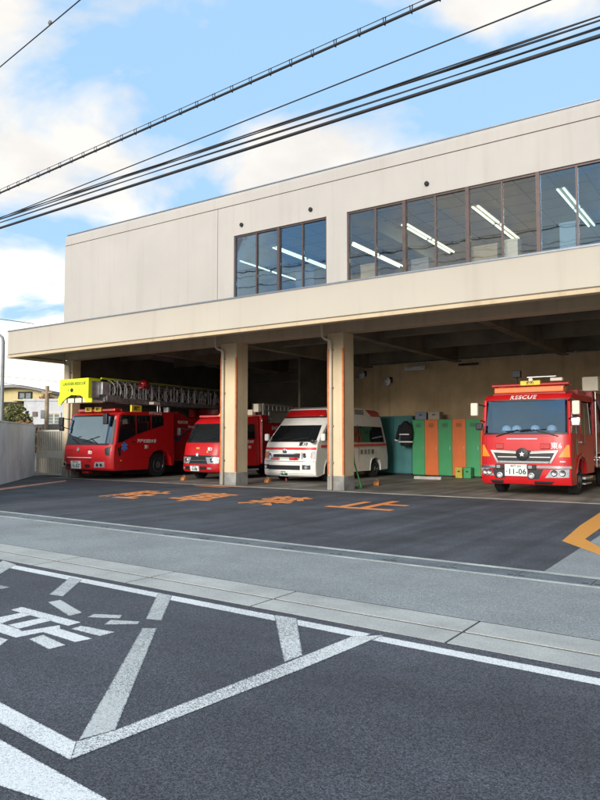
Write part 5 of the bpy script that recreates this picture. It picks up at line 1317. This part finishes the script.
den = math_('ADD', zc, .30)
cx = math_('DIVIDE', sep.outputs['X'], den); cy = math_('DIVIDE', sep.outputs['Y'], den)
cmb = N.new('ShaderNodeCombineXYZ'); L.new(cx, cmb.inputs[0]); L.new(cy, cmb.inputs[1]); cmb.inputs[2].default_value = 4.1
ns = N.new('ShaderNodeTexNoise'); ns.inputs['Scale'].default_value = 2.9; ns.inputs['Detail'].default_value = 9; ns.inputs['Roughness'].default_value = .50; ns.inputs['Distortion'].default_value = .25
L.new(cmb.outputs[0], ns.inputs['Vector'])
# more haze and cloud toward the horizon
hz = math_('MULTIPLY', math_('SUBTRACT', 1., math_('MULTIPLY', zc, 2.6), True), .24)
cf = math_('ADD', ns.outputs['Fac'], hz)
rp = N.new('ShaderNodeValToRGB'); rp.color_ramp.elements[0].position = .485; rp.color_ramp.elements[1].position = .605; rp.color_ramp.elements[0].color = (.04, .04, .04, 1)
L.new(cf, rp.inputs['Fac'])
cb_ = N.new('ShaderNodeBackground'); cb_.inputs['Strength'].default_value = 1.4
# warm near the horizon, white above
wr = N.new('ShaderNodeValToRGB'); wr.color_ramp.elements[0].color = (1.40, 1.29, 1.12, 1); wr.color_ramp.elements[1].color = (.735, .715, .68, 1)
wr.color_ramp.elements[0].position = .02; wr.color_ramp.elements[1].position = .34
L.new(zc, wr.inputs['Fac'])
n2 = N.new('ShaderNodeTexNoise'); n2.inputs['Scale'].default_value = 5.; n2.inputs['Detail'].default_value = 6; L.new(cmb.outputs[0], n2.inputs['Vector'])
r2 = N.new('ShaderNodeValToRGB'); r2.color_ramp.elements[0].position = .35; r2.color_ramp.elements[1].position = .6; r2.color_ramp.elements[0].color = (.86, .855, .87, 1); r2.color_ramp.elements[1].color = (1, 1, 1, 1)
L.new(n2.outputs['Fac'], r2.inputs['Fac'])
cm = N.new('ShaderNodeMixRGB'); cm.blend_type = 'MULTIPLY'; cm.inputs['Fac'].default_value = 1.
L.new(wr.outputs['Color'], cm.inputs['Color1']); L.new(r2.outputs['Color'], cm.inputs['Color2']); L.new(cm.outputs['Color'], cb_.inputs['Color'])
mx = N.new('ShaderNodeMixShader'); L.new(rp.outputs['Color'], mx.inputs['Fac']); L.new(ms.outputs[0], mx.inputs[1]); L.new(cb_.outputs[0], mx.inputs[2])
L.new(mx.outputs[0], out.inputs['Surface'])

# ------------------------------------------------------------------ camera
cam = bpy.data.cameras.new('camera'); co = bpy.data.objects.new('camera', cam); COL.objects.link(co)
cam.sensor_fit = 'VERTICAL'; cam.sensor_height = 36.; cam.lens = 36.*FPX/800.; cam.clip_end = 4000; cam.clip_start = .05
mw = Matrix((( _R.x, _U.x, -_F.x, 0), (_R.y, _U.y, -_F.y, 0), (_R.z, _U.z, -_F.z, EYE), (0, 0, 0, 1)))
co.matrix_world = mw
scn.camera = co
scn.view_settings.view_transform = 'Standard'; scn.view_settings.look = 'None'; scn.view_settings.exposure = 0; scn.view_settings.gamma = 1
